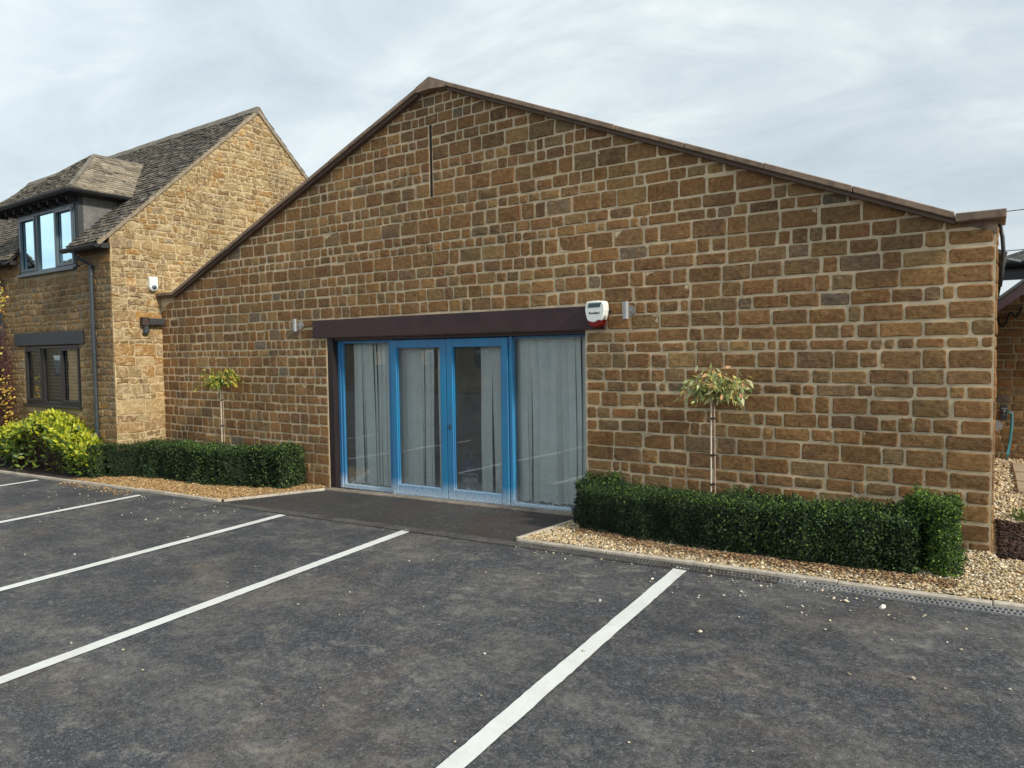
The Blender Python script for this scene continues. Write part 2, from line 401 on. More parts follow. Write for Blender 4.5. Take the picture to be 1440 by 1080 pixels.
def stones(uv, courses, poly, excl, pal, seed, wmin=.12, wmax=.36, joint=.009, hgt=.013, wob=.004, ragged=0.003, u_ext=None, nseg=4, warp=.006, big=None, aspect=1.75):
    """coursed stones over the convex region poly; uv(u,v,h) maps to world"""
    r = random.Random(seed); V = []; F = []; C = []
    H = halfplanes(poly); umin = min(p[0] for p in poly); umax = max(p[0] for p in poly)
    def wv(u, v):
        return (u + warp*.8*mnoise.noise(Vector((u*2.1+seed, v*2.1, 3))), v + warp*mnoise.noise(Vector((u*1.3, v*.9+seed, 7))) + warp*.5*mnoise.noise(Vector((u*6, v*6, 1))))
    for k in range(len(courses)-1):
        v0, v1 = courses[k], courses[k+1]; h = v1-v0
        segs = [(umin, umax)]
        for (a, b, c, d) in excl:
            if v0 < d-1e-4 and v1 > c+1e-4:
                ns = []
                for s0, s1 in segs:
                    if b <= s0 or a >= s1: ns.append((s0, s1)); continue
                    if a > s0: ns.append((s0, a))
                    if b < s1: ns.append((b, s1))
                segs = ns
        for s0, s1 in segs:
            if s1-s0 < .03: continue
            ws = []; tot = 0
            while tot < s1-s0:
                w = h*r.uniform(1.0, 1.0+aspect*(1.2 if s0+tot > 4 else .75)) if r.random() < .82 else h*r.uniform(.8, 1.15)
                w = max(wmin*.8, min(wmax, w)); ws.append(w); tot += w
            sc = (s1-s0)/tot; u = s0
            for w in ws:
                w *= sc; ua, ub = u, u+w; u = ub
                gj = joint*r.uniform(.6, 1.5)
                va, vb = v0+gj*r.uniform(.6, 1.1), v1-gj*r.uniform(.6, 1.1)
                if r.random() < .16 and h > .1: vb -= h*r.uniform(.03, .1)
                uA, uB = ua+gj*r.uniform(.6, 1.2), ub-gj*r.uniform(.6, 1.2)
                if uB-uA < .03: continue
                pts = []
                cr = min(.45*(vb-va), .45*(uB-uA))
                for (cx, cy, a0) in ((uB, va, -90), (uB, vb, 0), (uA, vb, 90), (uA, va, 180)):
                    rad = min(cr, r.uniform(.006, .026))
                    ccx = cx-rad if cx == uB else cx+rad; ccy = cy+rad if cy == va else cy-rad
                    for q in range(nseg):
                        an = math.radians(a0+90*q/(nseg-1))
                        pts.append((ccx+rad*math.cos(an)+r.uniform(-ragged, ragged), ccy+rad*math.sin(an)+r.uniform(-ragged, ragged)))
                    # mid-edge point
                    nx = {-90: (uB, (va+vb)/2), 0: ((uA+uB)/2, vb), 90: (uA, (va+vb)/2), 180: ((uA+uB)/2, va)}[a0]
                    pts.append((nx[0]+r.uniform(-wob, wob)*1., nx[1]+r.uniform(-wob, wob)*1.))
                pts = [wv(*p) for p in pts]
                for (a, b, c) in H:
                    if any(a*p[0]+b*p[1] > c for p in pts): pts = clip(pts, a, b, c)
                    if len(pts) < 3: break
                if len(pts) < 3 or area(pts) < .0012: continue
                n = len(pts); b0 = len(V)
                cu = sum(p[0] for p in pts)/n; cv = sum(p[1] for p in pts)/n
                hh = hgt*r.uniform(.55, 1.35); tu, tv = r.uniform(-.03, .03), r.uniform(-.05, .05)
                col = pick(pal, r)
                rings = []
                for ins, hf in ((0., -.35), (.0015, .45), (.009, 1.)):
                    for p in pts:
                        du, dv = cu-p[0], cv-p[1]; L = math.hypot(du, dv)+1e-6
                        s = min(.4, ins*1.25/L)
                        pu, pv = p[0]+du*s, p[1]+dv*s
                        zz = hh*hf + (tu*(pu-cu)+tv*(pv-cv) + .004*mnoise.noise(Vector((pu*17, pv*17, seed))) if hf > .9 else 0)
                        V.append(uv(pu, pv, zz))
                V.append(uv(cu, cv, hh*1.12+.003*r.random()))
                for q in range(2):
                    for i in range(n):
                        j = (i+1) % n
                        F.append([b0+q*n+i, b0+q*n+j, b0+(q+1)*n+j, b0+(q+1)*n+i])
                for i in range(n): F.append([b0+2*n+i, b0+2*n+(i+1) % n, b0+3*n])
                C += [col]*(3*n+1)
    return V, F, C

def mk_courses(z0, z1, pat, seed, fixed=()):
    r = random.Random(seed); out = [z0]; marks = sorted(list(fixed)+[z1]); k = 0
    for mzz in marks:
        if mzz-out[-1] < .02: continue
        hs = []; t = 0
        while t < mzz-out[-1]-.04:
            h = pat[k % len(pat)]*r.uniform(.88, 1.12); k += 1; hs.append(h); t += h
        s = (mzz-out[-1])/t; z = out[-1]
        for h in hs: z += h*s; out.append(z)
        out[-1] = mzz
    return out

def wall_surface(uv, poly, holes, depth):
    """flat mortar face over convex poly minus axis-aligned holes, with reveals; returns V,F"""
    us = sorted({min(p[0] for p in poly), max(p[0] for p in poly)} | {h[i] for h in holes for i in (0, 1)})
    vs = sorted({min(p[1] for p in poly), max(p[1] for p in poly)} | {h[i] for h in holes for i in (2, 3)})
    H = halfplanes(poly); V = []; F = []
    for i in range(len(us)-1):
        for j in range(len(vs)-1):
            cu, cv = (us[i]+us[i+1])/2, (vs[j]+vs[j+1])/2
            if any(h[0] < cu < h[1] and h[2] < cv < h[3] for h in holes): continue
            p = [(us[i], vs[j]), (us[i+1], vs[j]), (us[i+1], vs[j+1]), (us[i], vs[j+1])]
            for hp in H:
                p = clip(p, *hp)
                if len(p) < 3: break
            if len(p) < 3 or area(p) < 1e-5: continue
            b = len(V); V += [uv(a, c, 0) for a, c in p]; F.append(list(range(b, b+len(p))))
    for (a, b_, c, d) in holes:
        ring = [(a, c), (a, d), (b_, d), (b_, c)]
        for k in range(4):
            p, q = ring[k], ring[(k+1) % 4]; b = len(V)
            mu, mv = (p[0]+q[0])/2, (p[1]+q[1])/2
            if any(A*mu+B*mv > C_-1e-3 for A, B, C_ in H): continue
            V += [uv(*p, 0), uv(*q, 0), uv(*q, -depth), uv(*p, -depth)]; F.append([b, b+1, b+2, b+3])
    return V, F

def stone_wall(name, parent, uv, poly, holes, depth, courses, excl, pal, seed, mats, **kw):
    V, F = wall_surface(uv, poly, holes, depth); nV = len(V); nF = len(F)
    sV, sF, sC = stones(uv, courses, poly, excl, pal, seed, **kw)
    V = list(V)+list(sV); F = list(F)+[[i+nV for i in f] for f in sF]
    return mk(name, V, F, mats, parent, fm=[0]*nF+[1]*len(sF), col=np.array([(.5, .4, .3)]*nV+sC))

# ------------------------------------------------------------------ roof slates
def slates(poly3, up, pal, seed, gauge=.12, wmin=.14, wmax=.27, th=.019):
    """overlapping slates over a planar convex polygon (3D, ccw seen from outside)"""
    r = random.Random(seed); P = [Vector(p) for p in poly3]
    nrm = (P[1]-P[0]).cross(P[2]-P[0]).normalized(); up = Vector(up); up = (up-nrm*up.dot(nrm)).normalized(); ud = up.cross(nrm)
    O = P[0]; q = [((p-O).dot(ud), (p-O).dot(up)) for p in P]
    if area(q) < 0: q = q[::-1]
    H = halfplanes(q); V = []; F = []; C = []
    v = min(p[1] for p in q)-.03; vtop = max(p[1] for p in q); u0 = min(p[0] for p in q); u1 = max(p[0] for p in q)
    while v < vtop:
        g = gauge*r.uniform(.92, 1.08); u = u0-r.uniform(0, .2)
        while u < u1:
            w = r.uniform(wmin, wmax); dz = r.uniform(-.010, .010)
            p = [(u+.002, v+dz), (u+w-.002, v+dz+r.uniform(-.006, .006)), (u+w-.002, v+g+.02), (u+.002, v+g+.02)]
            for h in H:
                p = clip(p, *h)
                if len(p) < 3: break
            u += w
            if len(p) < 3 or area(p) < 1e-4: continue
            n = len(p); b = len(V); t = th*r.uniform(.8, 1.6); lift = r.uniform(0, .004)
            for top in (0, 1):
                for a, c in p:
                    base = .002+(1-(c-v)/(g+.03))*th*1.0+lift
                    V.append(O+ud*a+up*c+nrm*(base+(t*.7 if top else -.012)))
            F.append(list(range(b+n, b+2*n)))
            for i in range(n): F.append([b+i, b+(i+1) % n, b+n+(i+1) % n, b+n+i])
            k = r.uniform(.6, 1.35); c0 = pal[r.randrange(len(pal))]
            C += [tuple(x*k for x in c0)]*(2*n)
        v += g
    return V, F, C
SL_DARK = [(.088, .070, .058), (.066, .055, .048), (.112, .088, .068), (.058, .052, .049)]
SL_SUNLIT = [(.24, .20, .145), (.19, .16, .12), (.29, .24, .18)]  # lighter set painted for the dormer slope in the sun
SL_MID = [(.10, .082, .062), (.075, .064, .052), (.13, .105, .08)]

# ------------------------------------------------------------------ leaves
def leaves(pos, nrm, size, aspect, cols, droop=0., spread=.8, fold=.25, seed=0, face=False):
    g = np.random.default_rng(seed); n = len(pos)
    size = np.broadcast_to(np.asarray(size, float), (n,))*g.uniform(.7, 1.25, n)
    d = nrm + g.normal(0, spread, (n, 3)); d[:, 2] -= droop
    d /= np.linalg.norm(d, axis=1, keepdims=True)
    if face:    # leaf blades turned outwards, as on clipped growth
        d = g.normal(0, 1, (n, 3))+nrm*.55; d[:, 2] += .25; d /= np.linalg.norm(d, axis=1, keepdims=True)
    a = np.cross(d, (nrm*1.0+g.normal(0, .55, (n, 3))) if face else g.normal(0, 1, (n, 3))); a /= np.linalg.norm(a, axis=1, keepdims=True)
    b = np.cross(d, a)
    L = size[:, None]; W = L*aspect
    p0 = pos; p2 = pos+d*L
    m = pos+d*L*.45
    p1 = m+a*W*.5+b*W*fold; p3 = m-a*W*.5+b*W*fold
    V = np.stack([p0, p1, p2, p3], 1).reshape(-1, 3)
    F = np.arange(4*n).reshape(-1, 4)
    C = np.repeat(cols, 4, axis=0)
    return V, F, C
def colmix(n, pal, w, seed, var=.25):
    g = np.random.default_rng(seed); pal = np.array(pal); w = np.array(w, float); w /= w.sum()
    i = g.choice(len(pal), n, p=w); return pal[i]*g.uniform(1-var, 1+var, (n, 1))

def blob_surface(path, hw, hgt, n, seed, top_round=.06, bump=.035):
    """points and normals on the outside of a clipped hedge following a polyline path (x, y); hw half width"""
    g = np.random.default_rng(seed); P = [np.array(p, float) for p in path]
    seg = [(P[i], P[i+1]) for i in range(len(P)-1)]; L = np.array([np.linalg.norm(b-a) for a, b in seg])
    pos = []; nr = []; per = 2*hgt+2*hw
    tot = L.sum(); nseg = g.choice(len(seg), n, p=L/L.sum())
    t = g.random(n); s = g.random(n)*per
    for i in range(n):
        a, b = seg[nseg[i]]; d = (b-a)/np.linalg.norm(b-a); nn = np.array([-d[1], d[0]])
        c = a+(b-a)*t[i]
        if s[i] < hgt: off, z, N = -hw, s[i], (-nn[0], -nn[1], 0)
        elif s[i] < 2*hgt: off, z, N = hw, s[i]-hgt, (nn[0], nn[1], 0)
        else: off, z, N = s[i]-2*hgt-hw, hgt, (0, 0, 1)
        pos.append((c[0]+nn[0]*off, c[1]+nn[1]*off, z)); nr.append(N)
    return np.array(pos), np.array(nr)

def n3(p, sc, seed=0): return mnoise.noise(Vector((p[0]*sc+seed, p[1]*sc, p[2]*sc)))

# ================================================================== THE SETTING
xs = [-600, -200, -60, -30]+[x*1. for x in range(-16, 14)]+[20, 40, 100, 300, 600]
ys = [-600, -200, -60, -30]+[y*1. for y in range(-14, 10)]+[20, 60, 200, 600]
V = [(x, y, gz(x, y)) for y in ys for x in xs]; nx = len(xs)
F = [[j*nx+i, j*nx+i+1, (j+1)*nx+i+1, (j+1)*nx+i] for j in range(len(ys)-1) for i in range(nx-1)]
tag(mk('car_park_ground', V, F, M['asphalt'], smooth=True), kind='structure')

def sheet(name, poly, m, lift, cuts=.5, kind='structure'):
    """a sheet of ground that follows the fall of the yard"""
    us = [p[0] for p in poly]; x = math.floor(min(us)/cuts)*cuts; V = []; F = []; area_ok = poly if area(poly) > 0 else poly[::-1]
    while x < max(us):
        p = clip(clip(area_ok, -1, 0, -x), 1, 0, x+cuts)
        if len(p) >= 3 and abs(area(p)) > 1e-6:
            b = len(V); V += [(a, c, gz(a, c)+lift) for a, c in p]; F.append(list(range(b, b+len(p))))
        x += cuts
    return tag(mk(name, V, F, m), kind=kind)

sheet('doorway_apron', [(.02, -.10), (-.72, -1.19), (3.86, -1.19), (3.9, -1.0), (4.08, -.10)], M['apron'], .004)
LINES = [((2.65, -1.28), (2.80, -6.1)), ((.745, -1.37), (.70, -6.1)), ((5.56, -1.28), (5.70, -6.1)), ((-2.25, -1.46), (-2.37, -6.1)), ((-5.20, -1.56), (-5.42, -6.1)), ((8.46, -1.30), (8.66, -6.1))]
for (a, b) in LINES:
    r = random.Random(int(a[0]*10)+50); n = 90; V = []; F = []
    for i in range(n+1):
        t = i/n; x = a[0]+(b[0]-a[0])*t; y = a[1]+(b[1]-a[1])*t
        for s in (-1, 1):
            e = .054+.004*mnoise.noise(Vector((y*3, s*9, a[0])))+r.uniform(-.0022, .0022)
            V.append((x+s*e, y, gz(x, y)+.008))
    F = [[2*i, 2*i+2, 2*i+3, 2*i+1] for i in range(n)]
    tag(mk('parking_line', V, F, M['line'], origin=(a[0], a[1], gz(*a))), kind='structure')

def strip(mb, path, w, h0, h1, m=0, seg=.9, gap=.004, bev=.006, seed=1):
    r = random.Random(seed)
    for i in range(len(path)-1):
        a, b = Vector(path[i]), Vector(path[i+1]); L = (b-a).length; n = max(1, round(L/seg)); d = (b-a)/L; q = Vector((-d.y, d.x))
        for k in range(n):
            p0 = a+d*(L*k/n+gap/2); p1 = a+d*(L*(k+1)/n-gap/2); j = r.uniform(-.003, .003); jw = r.uniform(-.003, .003)
            P = [p0-q*(w/2-jw), p1-q*(w/2-jw), p1+q*(w/2+jw), p0+q*(w/2+jw)]
            mb.hexa([(p.x, p.y, gz(p.x, p.y)+h0) for p in P]+[(p.x, p.y, gz(p.x, p.y)+h1+j) for p in P], m, bev)
k = MB(); strip(k, [(-14, -1.68), (-6.88, -1.49), (-4.45, -1.385), (-2.58, -1.26), (-.75, -1.205)], .055, -.1, .034, seed=3); strip(k, [(-.72, -1.17), (.03, -.12)], .05, -.1, .034, seed=4)
tag(k.build('kerb_edging', M['kerb']), kind='structure')
k = MB(); strip(k, [(3.93, -1.185), (14., -1.185)], .055, -.1, .034, seed=5); strip(k, [(4.12, -.05), (3.90, -1.16)], .05, -.1, .032, seed=6)
tag(k.build('kerb_edging', M['kerb']), kind='structure')
sheet('gravel_bed', [(-4.4, -1.36), (-.76, -1.18), (-.02, -.10), (-.02, 0.), (-4.12, 0.), (-4.12, -.8), (-4.4, -.8)], M['gravel'], .022)
sheet('gravel_bed', [(3.93, -1.16), (12., -1.16), (12., 4.8), (7.59, 4.8), (7.59, 0.), (4.14, 0.)], M['gravel'], .022)
sheet('soil_bed', [(-14, -1.66), (-6.88, -1.47), (-4.45, -1.365), (-4.42, -.8), (-14., -.8)], M['soil'], .03)
sheet('soil_bed', [(7.62, -.17), (9.2, -.17), (9.2, 1.08), (7.62, 1.08)], M['soil'], .034)

# drain channel: steel grating over a trough
root = thing('drain_channel', (3.9, -1.25, gz(3.9, -1.25)), 'slotted steel drainage channel set in the asphalt along the concrete kerb', 'drain')
k = MB()
tr = MB()
x = -.7
while x < 12:
    x1 = x+.5; z0, z1 = gz(x, -1.27), gz(x1, -1.27)
    tr.hexa([(x, -1.335, z0-.02), (x1, -1.335, z1-.02), (x1, -1.215, z1-.02), (x, -1.215, z0-.02), (x, -1.335, z0+.0045), (x1, -1.335, z1+.0045), (x1, -1.215, z1+.0045), (x, -1.215, z0+.0045)], 0)
    for (ya, yb) in ((-1.34, -1.326), (-1.281, -1.269), (-1.224, -1.213)):
        k.hexa([(x, ya, z0), (x1-.004, ya, z1), (x1-.004, yb, z1), (x, yb, z0), (x, ya, z0+.014), (x1-.004, ya, z1+.014), (x1-.004, yb, z1+.014), (x, yb, z0+.014)], 0 if x > 5.8 else 1)
    q = x
    while q < x1-.01:
        z = gz(q, -1.27)
        for (ya, yb, sh) in ((-1.326, -1.281, 0), (-1.269, -1.224, .014)):
            k.box(q+sh, q+sh+.012, ya, yb, z+.001, z+.0125, 0 if x > 5.8 else 1)
        q += .0295
    x = x1
tr.build('trough', M['black'], root); k.build('grating', [M['metal_grate'], M['metal_dirty']], root)

# concrete threshold
k = MB(); strip(k, [(.0, -.065), (1.9, -.065)], .13, -.1, .022, seg=1.9, seed=8); strip(k, [(1.9, -.065), (4.08, -.065)], .13, -.1, .018, seg=2.2, seed=9)
tag(k.build('threshold_path', M['concrete']), kind='structure')

# ------------------------------------------------------------------ pebbles
def pebbles(name, pts, size, pal, w, seed, sq=.6, parent=None, lift=.0):
    g = np.random.default_rng(seed); n = len(pts)
    base = np.array([(1,0,0),(.3,.9,0),(-.8,.6,0),(-.9,-.5,0),(.2,-1,0),(.1,.1,.8),(0,0,-.7)], float)
    tri = np.array([(0,1,5),(1,2,5),(2,3,5),(3,4,5),(4,0,5),(1,0,6),(2,1,6),(3,2,6),(4,3,6),(0,4,6)])
    s = size*g.lognormal(0, .35, n); an = g.uniform(0, 2*PI, n); c, sn = np.cos(an), np.sin(an)
    B = base[None]*(1+g.uniform(-.25, .25, (n, 7, 3))); B[..., 1] *= g.uniform(.55, 1., (n, 1)); B[..., 2] *= sq*g.uniform(.7, 1.3, (n, 1))
    tl = g.uniform(-.4, .4, (n, 1)); B[..., 2] += B[..., 0]*tl
    X = B[..., 0]*c[:, None]-B[..., 1]*sn[:, None]; Yy = B[..., 0]*sn[:, None]+B[..., 1]*c[:, None]
    V = np.stack([X, Yy, B[..., 2]], -1)*s[:, None, None]*.5+np.asarray(pts)[:, None, :]
    F = (tri[None]+7*np.arange(n)[:, None, None]).reshape(-1, 3)
    C = np.repeat(colmix(n, pal, w, seed, .3), 7, axis=0)
    return mk(name, V.reshape(-1, 3), F, M['pebble'], parent, col=C)
def inpoly(p, poly):
    ins = False
    for i in range(len(poly)):
        (x0, y0), (x1, y1) = poly[i-1], poly[i]
        if (y0 > p[1]) != (y1 > p[1]) and p[0] < (x1-x0)*(p[1]-y0)/(y1-y0)+x0: ins = not ins
    return ins
def scatter(poly, n, seed, lift=.03):
    r = random.Random(seed); xs_ = [p[0] for p in poly]; ys_ = [p[1] for p in poly]; out = []
    while len(out) < n:
        p = (r.uniform(min(xs_), max(xs_)), r.uniform(min(ys_), max(ys_)))
        if inpoly(p, poly): out.append((p[0], p[1], gz(*p)+lift+r.uniform(-.004, .010)))
    return out
GP = [(.60, .45, .25), (.68, .56, .37), (.48, .33, .16), (.72, .63, .48), (.36, .24, .13), (.54, .47, .36)]
o = pebbles('loose_gravel', scatter([(3.96, -1.15), (7.9, -1.15), (7.9, -.17), (7.62, -.17), (7.58, -.01), (4.15, -.01)], 27000, 1), .0195, GP, [5, 4, 4, 3, 2, 2], 11)
tag(o, kind='stuff'); o['label'] = 'pale buff gravel spread round the right hand hedge'
o = pebbles('loose_gravel', scatter([(7.6, 1.05), (8.2, 1.05), (8.2, 4.7), (7.6, 4.7)], 5000, 2), .028, GP, [4, 5, 2, 4, 1, 3], 12)
tag(o, kind='stuff'); o['label'] = 'pale gravel path beside the barn end wall'
OG = [(.44, .27, .11), (.52, .36, .17), (.34, .19, .075), (.56, .44, .27), (.25, .14, .06)]
o = pebbles('loose_gravel', scatter([(-4.6, -1.36), (-.76, -1.17), (-.03, -.12), (-.03, -.02), (-4.1, -.02), (-4.1, -.8)], 17000, 3), .021, OG, [5, 4, 4, 2, 2], 13)
tag(o, kind='stuff'); o['label'] = 'orange tinted gravel spread in front of the left hand hedge'
# mulch chips
o = pebbles('bark_mulch', scatter([(7.64, -.15), (8.3, -.15), (8.3, 1.05), (7.64, 1.05)], 4200, 4, .038), .035, [(.05, .025, .018), (.08, .045, .03), (.03, .018, .014)], [4, 2, 3], 14, .35)
tag(o, kind='stuff')
# brown leaf litter gathered at the foot of the right hedge
r = random.Random(8); pts = []
for i in range(2600):
    x = r.uniform(4.3, 7.4); y = -.62-.25*min(1, (x-4.3)/1.)-abs(r.gauss(0, .09)); pts.append((x, max(-1.14, y), gz(x, y)+.044+r.uniform(0, .006)))
o = pebbles('leaf_litter', pts, .022, [(.26, .14, .065), (.36, .22, .11), (.16, .09, .05), (.46, .33, .18)], [3, 3, 2, 2], 18, .25)
tag(o, kind='stuff'); o['label'] = 'brown dead leaf litter along the foot of the right hand hedge'
# spilled stones on the asphalt
r = random.Random(5); pts = []
for i in range(430):
    t = r.random()
    if t < .30: x, y = r.gauss(6.45, .42), -1.19-abs(r.gauss(0, .09))
    elif t < .50: x, y = r.gauss(6.4, .9), -1.3-abs(r.gauss(0, .35))
    elif t < .62: x, y = r.uniform(4., 5.2), -1.25-abs(r.gauss(0, .13))
    elif t < .82: x, y = r.uniform(-4.2, .3), -1.4-abs(r.gauss(0, .45))
    else: x, y = r.uniform(-4, 8), r.uniform(-4.5, -1.3)
    pts.append((x, y, gz(x, y)+.006))
o = pebbles('spilled_pebbles', pts, .017, [(.55, .48, .36), (.45, .37, .27), (.62, .58, .5)], [3, 2, 2], 15)
tag(o, kind='stuff'); o['label'] = 'small pale stones spilled from the beds onto the asphalt'
sP = []
for (x, y) in [(6.75, -2.05), (7.25, -2.5), (6.1, -2.42), (6.78, -1.5), (7.0, -1.52), (6.55, -1.72), (6.12, -1.62), (5.1, -3.3), (4.6, -1.9), (3.4, -2.1), (5.6, -3.0)]:
    sP.append((x, y, gz(x, y)+.008))
o = pebbles('spilled_stones', sP, .032, [(.55, .48, .36), (.62, .58, .5)], [2, 2], 16); tag(o, kind='stuff'); o['label'] = 'larger loose stones lying on the asphalt'
# fallen leaves and chips on asphalt far left
r = random.Random(6); pts = [(x, y, gz(x, y)+.006) for x, y in ((r.uniform(-4.6, -2.6), -1.36-abs(r.gauss(0, .12))) for _ in range(260))]
o = pebbles('spilled_pebbles', pts, .020, OG, [5, 4, 4, 2, 2], 17); tag(o, kind='stuff'); o['label'] = 'orange gravel scattered over the kerb at the left'

# ================================================================== MAIN BARN
barn = thing('stone_barn', (1.7, 0, 0), 'long brown ironstone barn gable with blue glazed doors under a plum brown beam', 'building')
frontUV = lambda u, v, h: (u, -h, v)
def top_of(x): return 5.06-.394*(2.01-x) if x < 2.01 else 5.06-.42*(x-2.01)
poly = [(-4.125, -.4), (7.58, -.4), (7.58, 2.736), (2.01, 5.065), (-4.125, 2.65)]
cs = mk_courses(-.4, 5.08, [.165, .115, .138, .16, .118, .145], 5, fixed=(2.075, 2.352, 3.75, 4.61))
stone_wall('front_wall', barn, frontUV, poly, [(0., 4.02, -.4, 2.085), (1.914, 1.956, 3.75, 4.61)], .30, cs,
           [(-.005, 4.03, -.5, 2.08), (-.262, 4.275, 2.075, 2.352), (1.912, 1.958, 3.75, 4.61)], IRON, 3, [M['mortar'], M['stone']], wmin=.12, wmax=.33, joint=.0105, hgt=.0065)
# raised left shoulder below the coping
endUV = lambda u, v, h: (7.58+h, u, v)
stone_wall('end_wall', barn, endUV, [(0., -.4), (9., -.4), (9., 2.78), (0., 2.83)], [], .3, cs[:24], [], IRON, 9, [M['mortar'], M['stone']], wmax=.34)
k = MB()
for (x0, x1) in ((-4.1, 0.), (4.02, 7.55)): k.box(x0, x1, .31, .34, -.4, 2.7)
k.box(0., 4.02, .31, .34, 2.09, 2.7)
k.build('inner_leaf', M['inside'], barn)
# near-black fill paints in the shade inside the slit
MB().box(1.9145, 1.9555, .004, .05, 3.7505, 4.6095).build('slit_shade_fill', M['slit'], barn)
# copings
k = MB(); kd = MB()
def coping_run(a, b, n, seed):
    r = random.Random(seed)
    for i in range(n):
        t0, t1 = i/n, (i+1)/n
        x0, z0 = a[0]+(b[0]-a[0])*t0, a[1]+(b[1]-a[1])*t0; x1, z1 = a[0]+(b[0]-a[0])*t1, a[1]+(b[1]-a[1])*t1
        g = .003; L = math.hypot(x1-x0, z1-z0); dx, dz = (x1-x0)/L*g, (z1-z0)/L*g; j = r.uniform(-.003, .003); jy = r.uniform(-.004, .004)
        x0 += dx; z0 += dz; x1 -= dx; z1 -= dz
        k.hexa([(x0, -.10+jy, z0-.052), (x1, -.10+jy, z1-.052), (x1, .36, z1-.052), (x0, .36, z0-.052), (x0, -.10+jy, z0+j), (x1, -.10+jy, z1+j), (x1, .36, z1+j), (x0, .36, z0+j)], 0, .006)
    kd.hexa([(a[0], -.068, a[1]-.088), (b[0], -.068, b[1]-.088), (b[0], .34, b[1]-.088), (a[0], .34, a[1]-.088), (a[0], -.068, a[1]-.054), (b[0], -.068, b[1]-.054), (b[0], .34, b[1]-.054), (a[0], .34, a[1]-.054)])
coping_run((-4.10, 2.935), (-3.63, 2.925), 1, 1)
coping_run((-3.63, 2.925), (1.80, 5.050), 7, 2)
coping_run((2.25, 5.030), (7.31, 2.903), 7, 3)
k.box(7.315, 7.64, -.105, .36, 2.828, 2.893, 0, .006)
k.prism([(1.803, -.105, 4.985), (2.02, -.105, 4.99), (2.247, -.105, 4.967), (2.247, -.105, 5.028), (2.011, -.105, 5.132), (1.803, -.105, 5.048)], (0, .465, 0))
k.build('coping', M['coping'], barn); kd.build('coping_bed', M['coping_dark'], barn)
# lean shoulder piece under the flat left coping
MB().prism([(-4.12, -.004, 2.60), (-3.62, -.004, 2.80), (-3.62, -.004, 2.86), (-4.12, -.004, 2.875)], (0, .3, 0)).build('wall_shoulder', M['mortar'], barn)
MB().prism([(7.50, -.011, 2.765), (7.587, -.011, 2.725), (7.587, -.011, 2.828), (7.32, -.011, 2.828)], (0, .3, 0)).build('kneeler', M['coping'], barn)
# roof behind
V, F, C = slates([(-4.08, .36, 2.62), (2.01, .36, 5.0), (2.01, 9., 5.0), (-4.08, 9., 2.62)][::-1], (6.1, 0, 2.4), SL_DARK, 21, .2, .2, .35)
V2, F2, C2 = slates([(2.01, .36, 5.0), (7.66, .36, 2.62), (7.66, 9., 2.62), (2.01, 9., 5.0)][::-1], (-5.3, 0, 2.4), SL_DARK, 22, .2, .2, .35)
mk('roof', list(V)+list(V2), F+[[i+len(V) for i in f] for f in F2], M['slate'], barn, col=np.array(C+C2))
MB().prism([(-4.08, .37, 2.55), (7.6, .37, 2.55), (2.01, .37, 4.95)], (0, 8.6, 0)).build('roof_structure', M['black'], barn)
# cable and gutter end at the right corner
k = MB(); k.tube([(7.60, .06, 2.80), (7.618, .06, 2.70), (7.627, .06, 2.58), (7.62, .06, 2.42), (7.607, .06, 2.32)], .014)
k.build('edge_cable', M['wire'], barn, smooth=True)
# lintel beam and the brown jamb
MB().box(-.25, 4.262, -.034, .26, 2.088, 2.334, 0, .006).build('lintel_beam', M['lintel'], barn)
MB().box(.004, .112, .006, .26, gz(0, 0)-.02, 2.086, 0, .004).build('door_jamb', M['jamb'], barn)
# interior
k = MB()
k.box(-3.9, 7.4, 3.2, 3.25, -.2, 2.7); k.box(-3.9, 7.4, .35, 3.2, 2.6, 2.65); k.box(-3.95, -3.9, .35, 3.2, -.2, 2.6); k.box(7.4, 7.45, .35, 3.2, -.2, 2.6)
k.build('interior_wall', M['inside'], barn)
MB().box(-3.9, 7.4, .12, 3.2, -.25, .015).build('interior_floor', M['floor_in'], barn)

# glazed screen --------------------------------------------------
def zb(x): return .012+.022*x      # the sill follows the fall of the threshold a little
def member(mb, x0, x1, y0, y1, z0, z1, bev=.004, m=0):
    """z0 may be 'sill': follows the fall"""
    f = (lambda x: zb(x)+z0[1]) if isinstance(z0, tuple) else (lambda x: z0)
    g = (lambda x: zb(x)+z1[1]) if isinstance(z1, tuple) else (lambda x: z1)
    mb.hexa([(x0, y0, f(x0)), (x1, y0, f(x1)), (x1, y1, f(x1)), (x0, y1, f(x0)), (x0, y0, g(x0)), (x1, y0, g(x1)), (x1, y1, g(x1)), (x0, y1, g(x0))], m, bev)
S = lambda d: ('s', d)
TOP = 2.045
MB().box(.113, 4.018, .03, .20, 2.047, 2.087).build('shaded_frame_head', M['lintel'], barn)  # dark lintel colour stands in for the shade on the frame top
def pane(parent, x0, x1, y, z0, z1, m='glass'):
    f = (lambda x: zb(x)+z0[1]) if isinstance(z0, tuple) else (lambda x: z0)
    V = [(x0, y, f(x0)), (x1, y, f(x1)), (x1, y, z1), (x0, y, z1), (x0, y+.006, f(x0)), (x1, y+.006, f(x1)), (x1, y+.006, z1), (x0, y+.006, z1)]
    return mk('pane', V[:4], [(0, 1, 2, 3)], M[m], parent)
def part(name, mb, m, parent): return mb.build(name, M[m], parent)
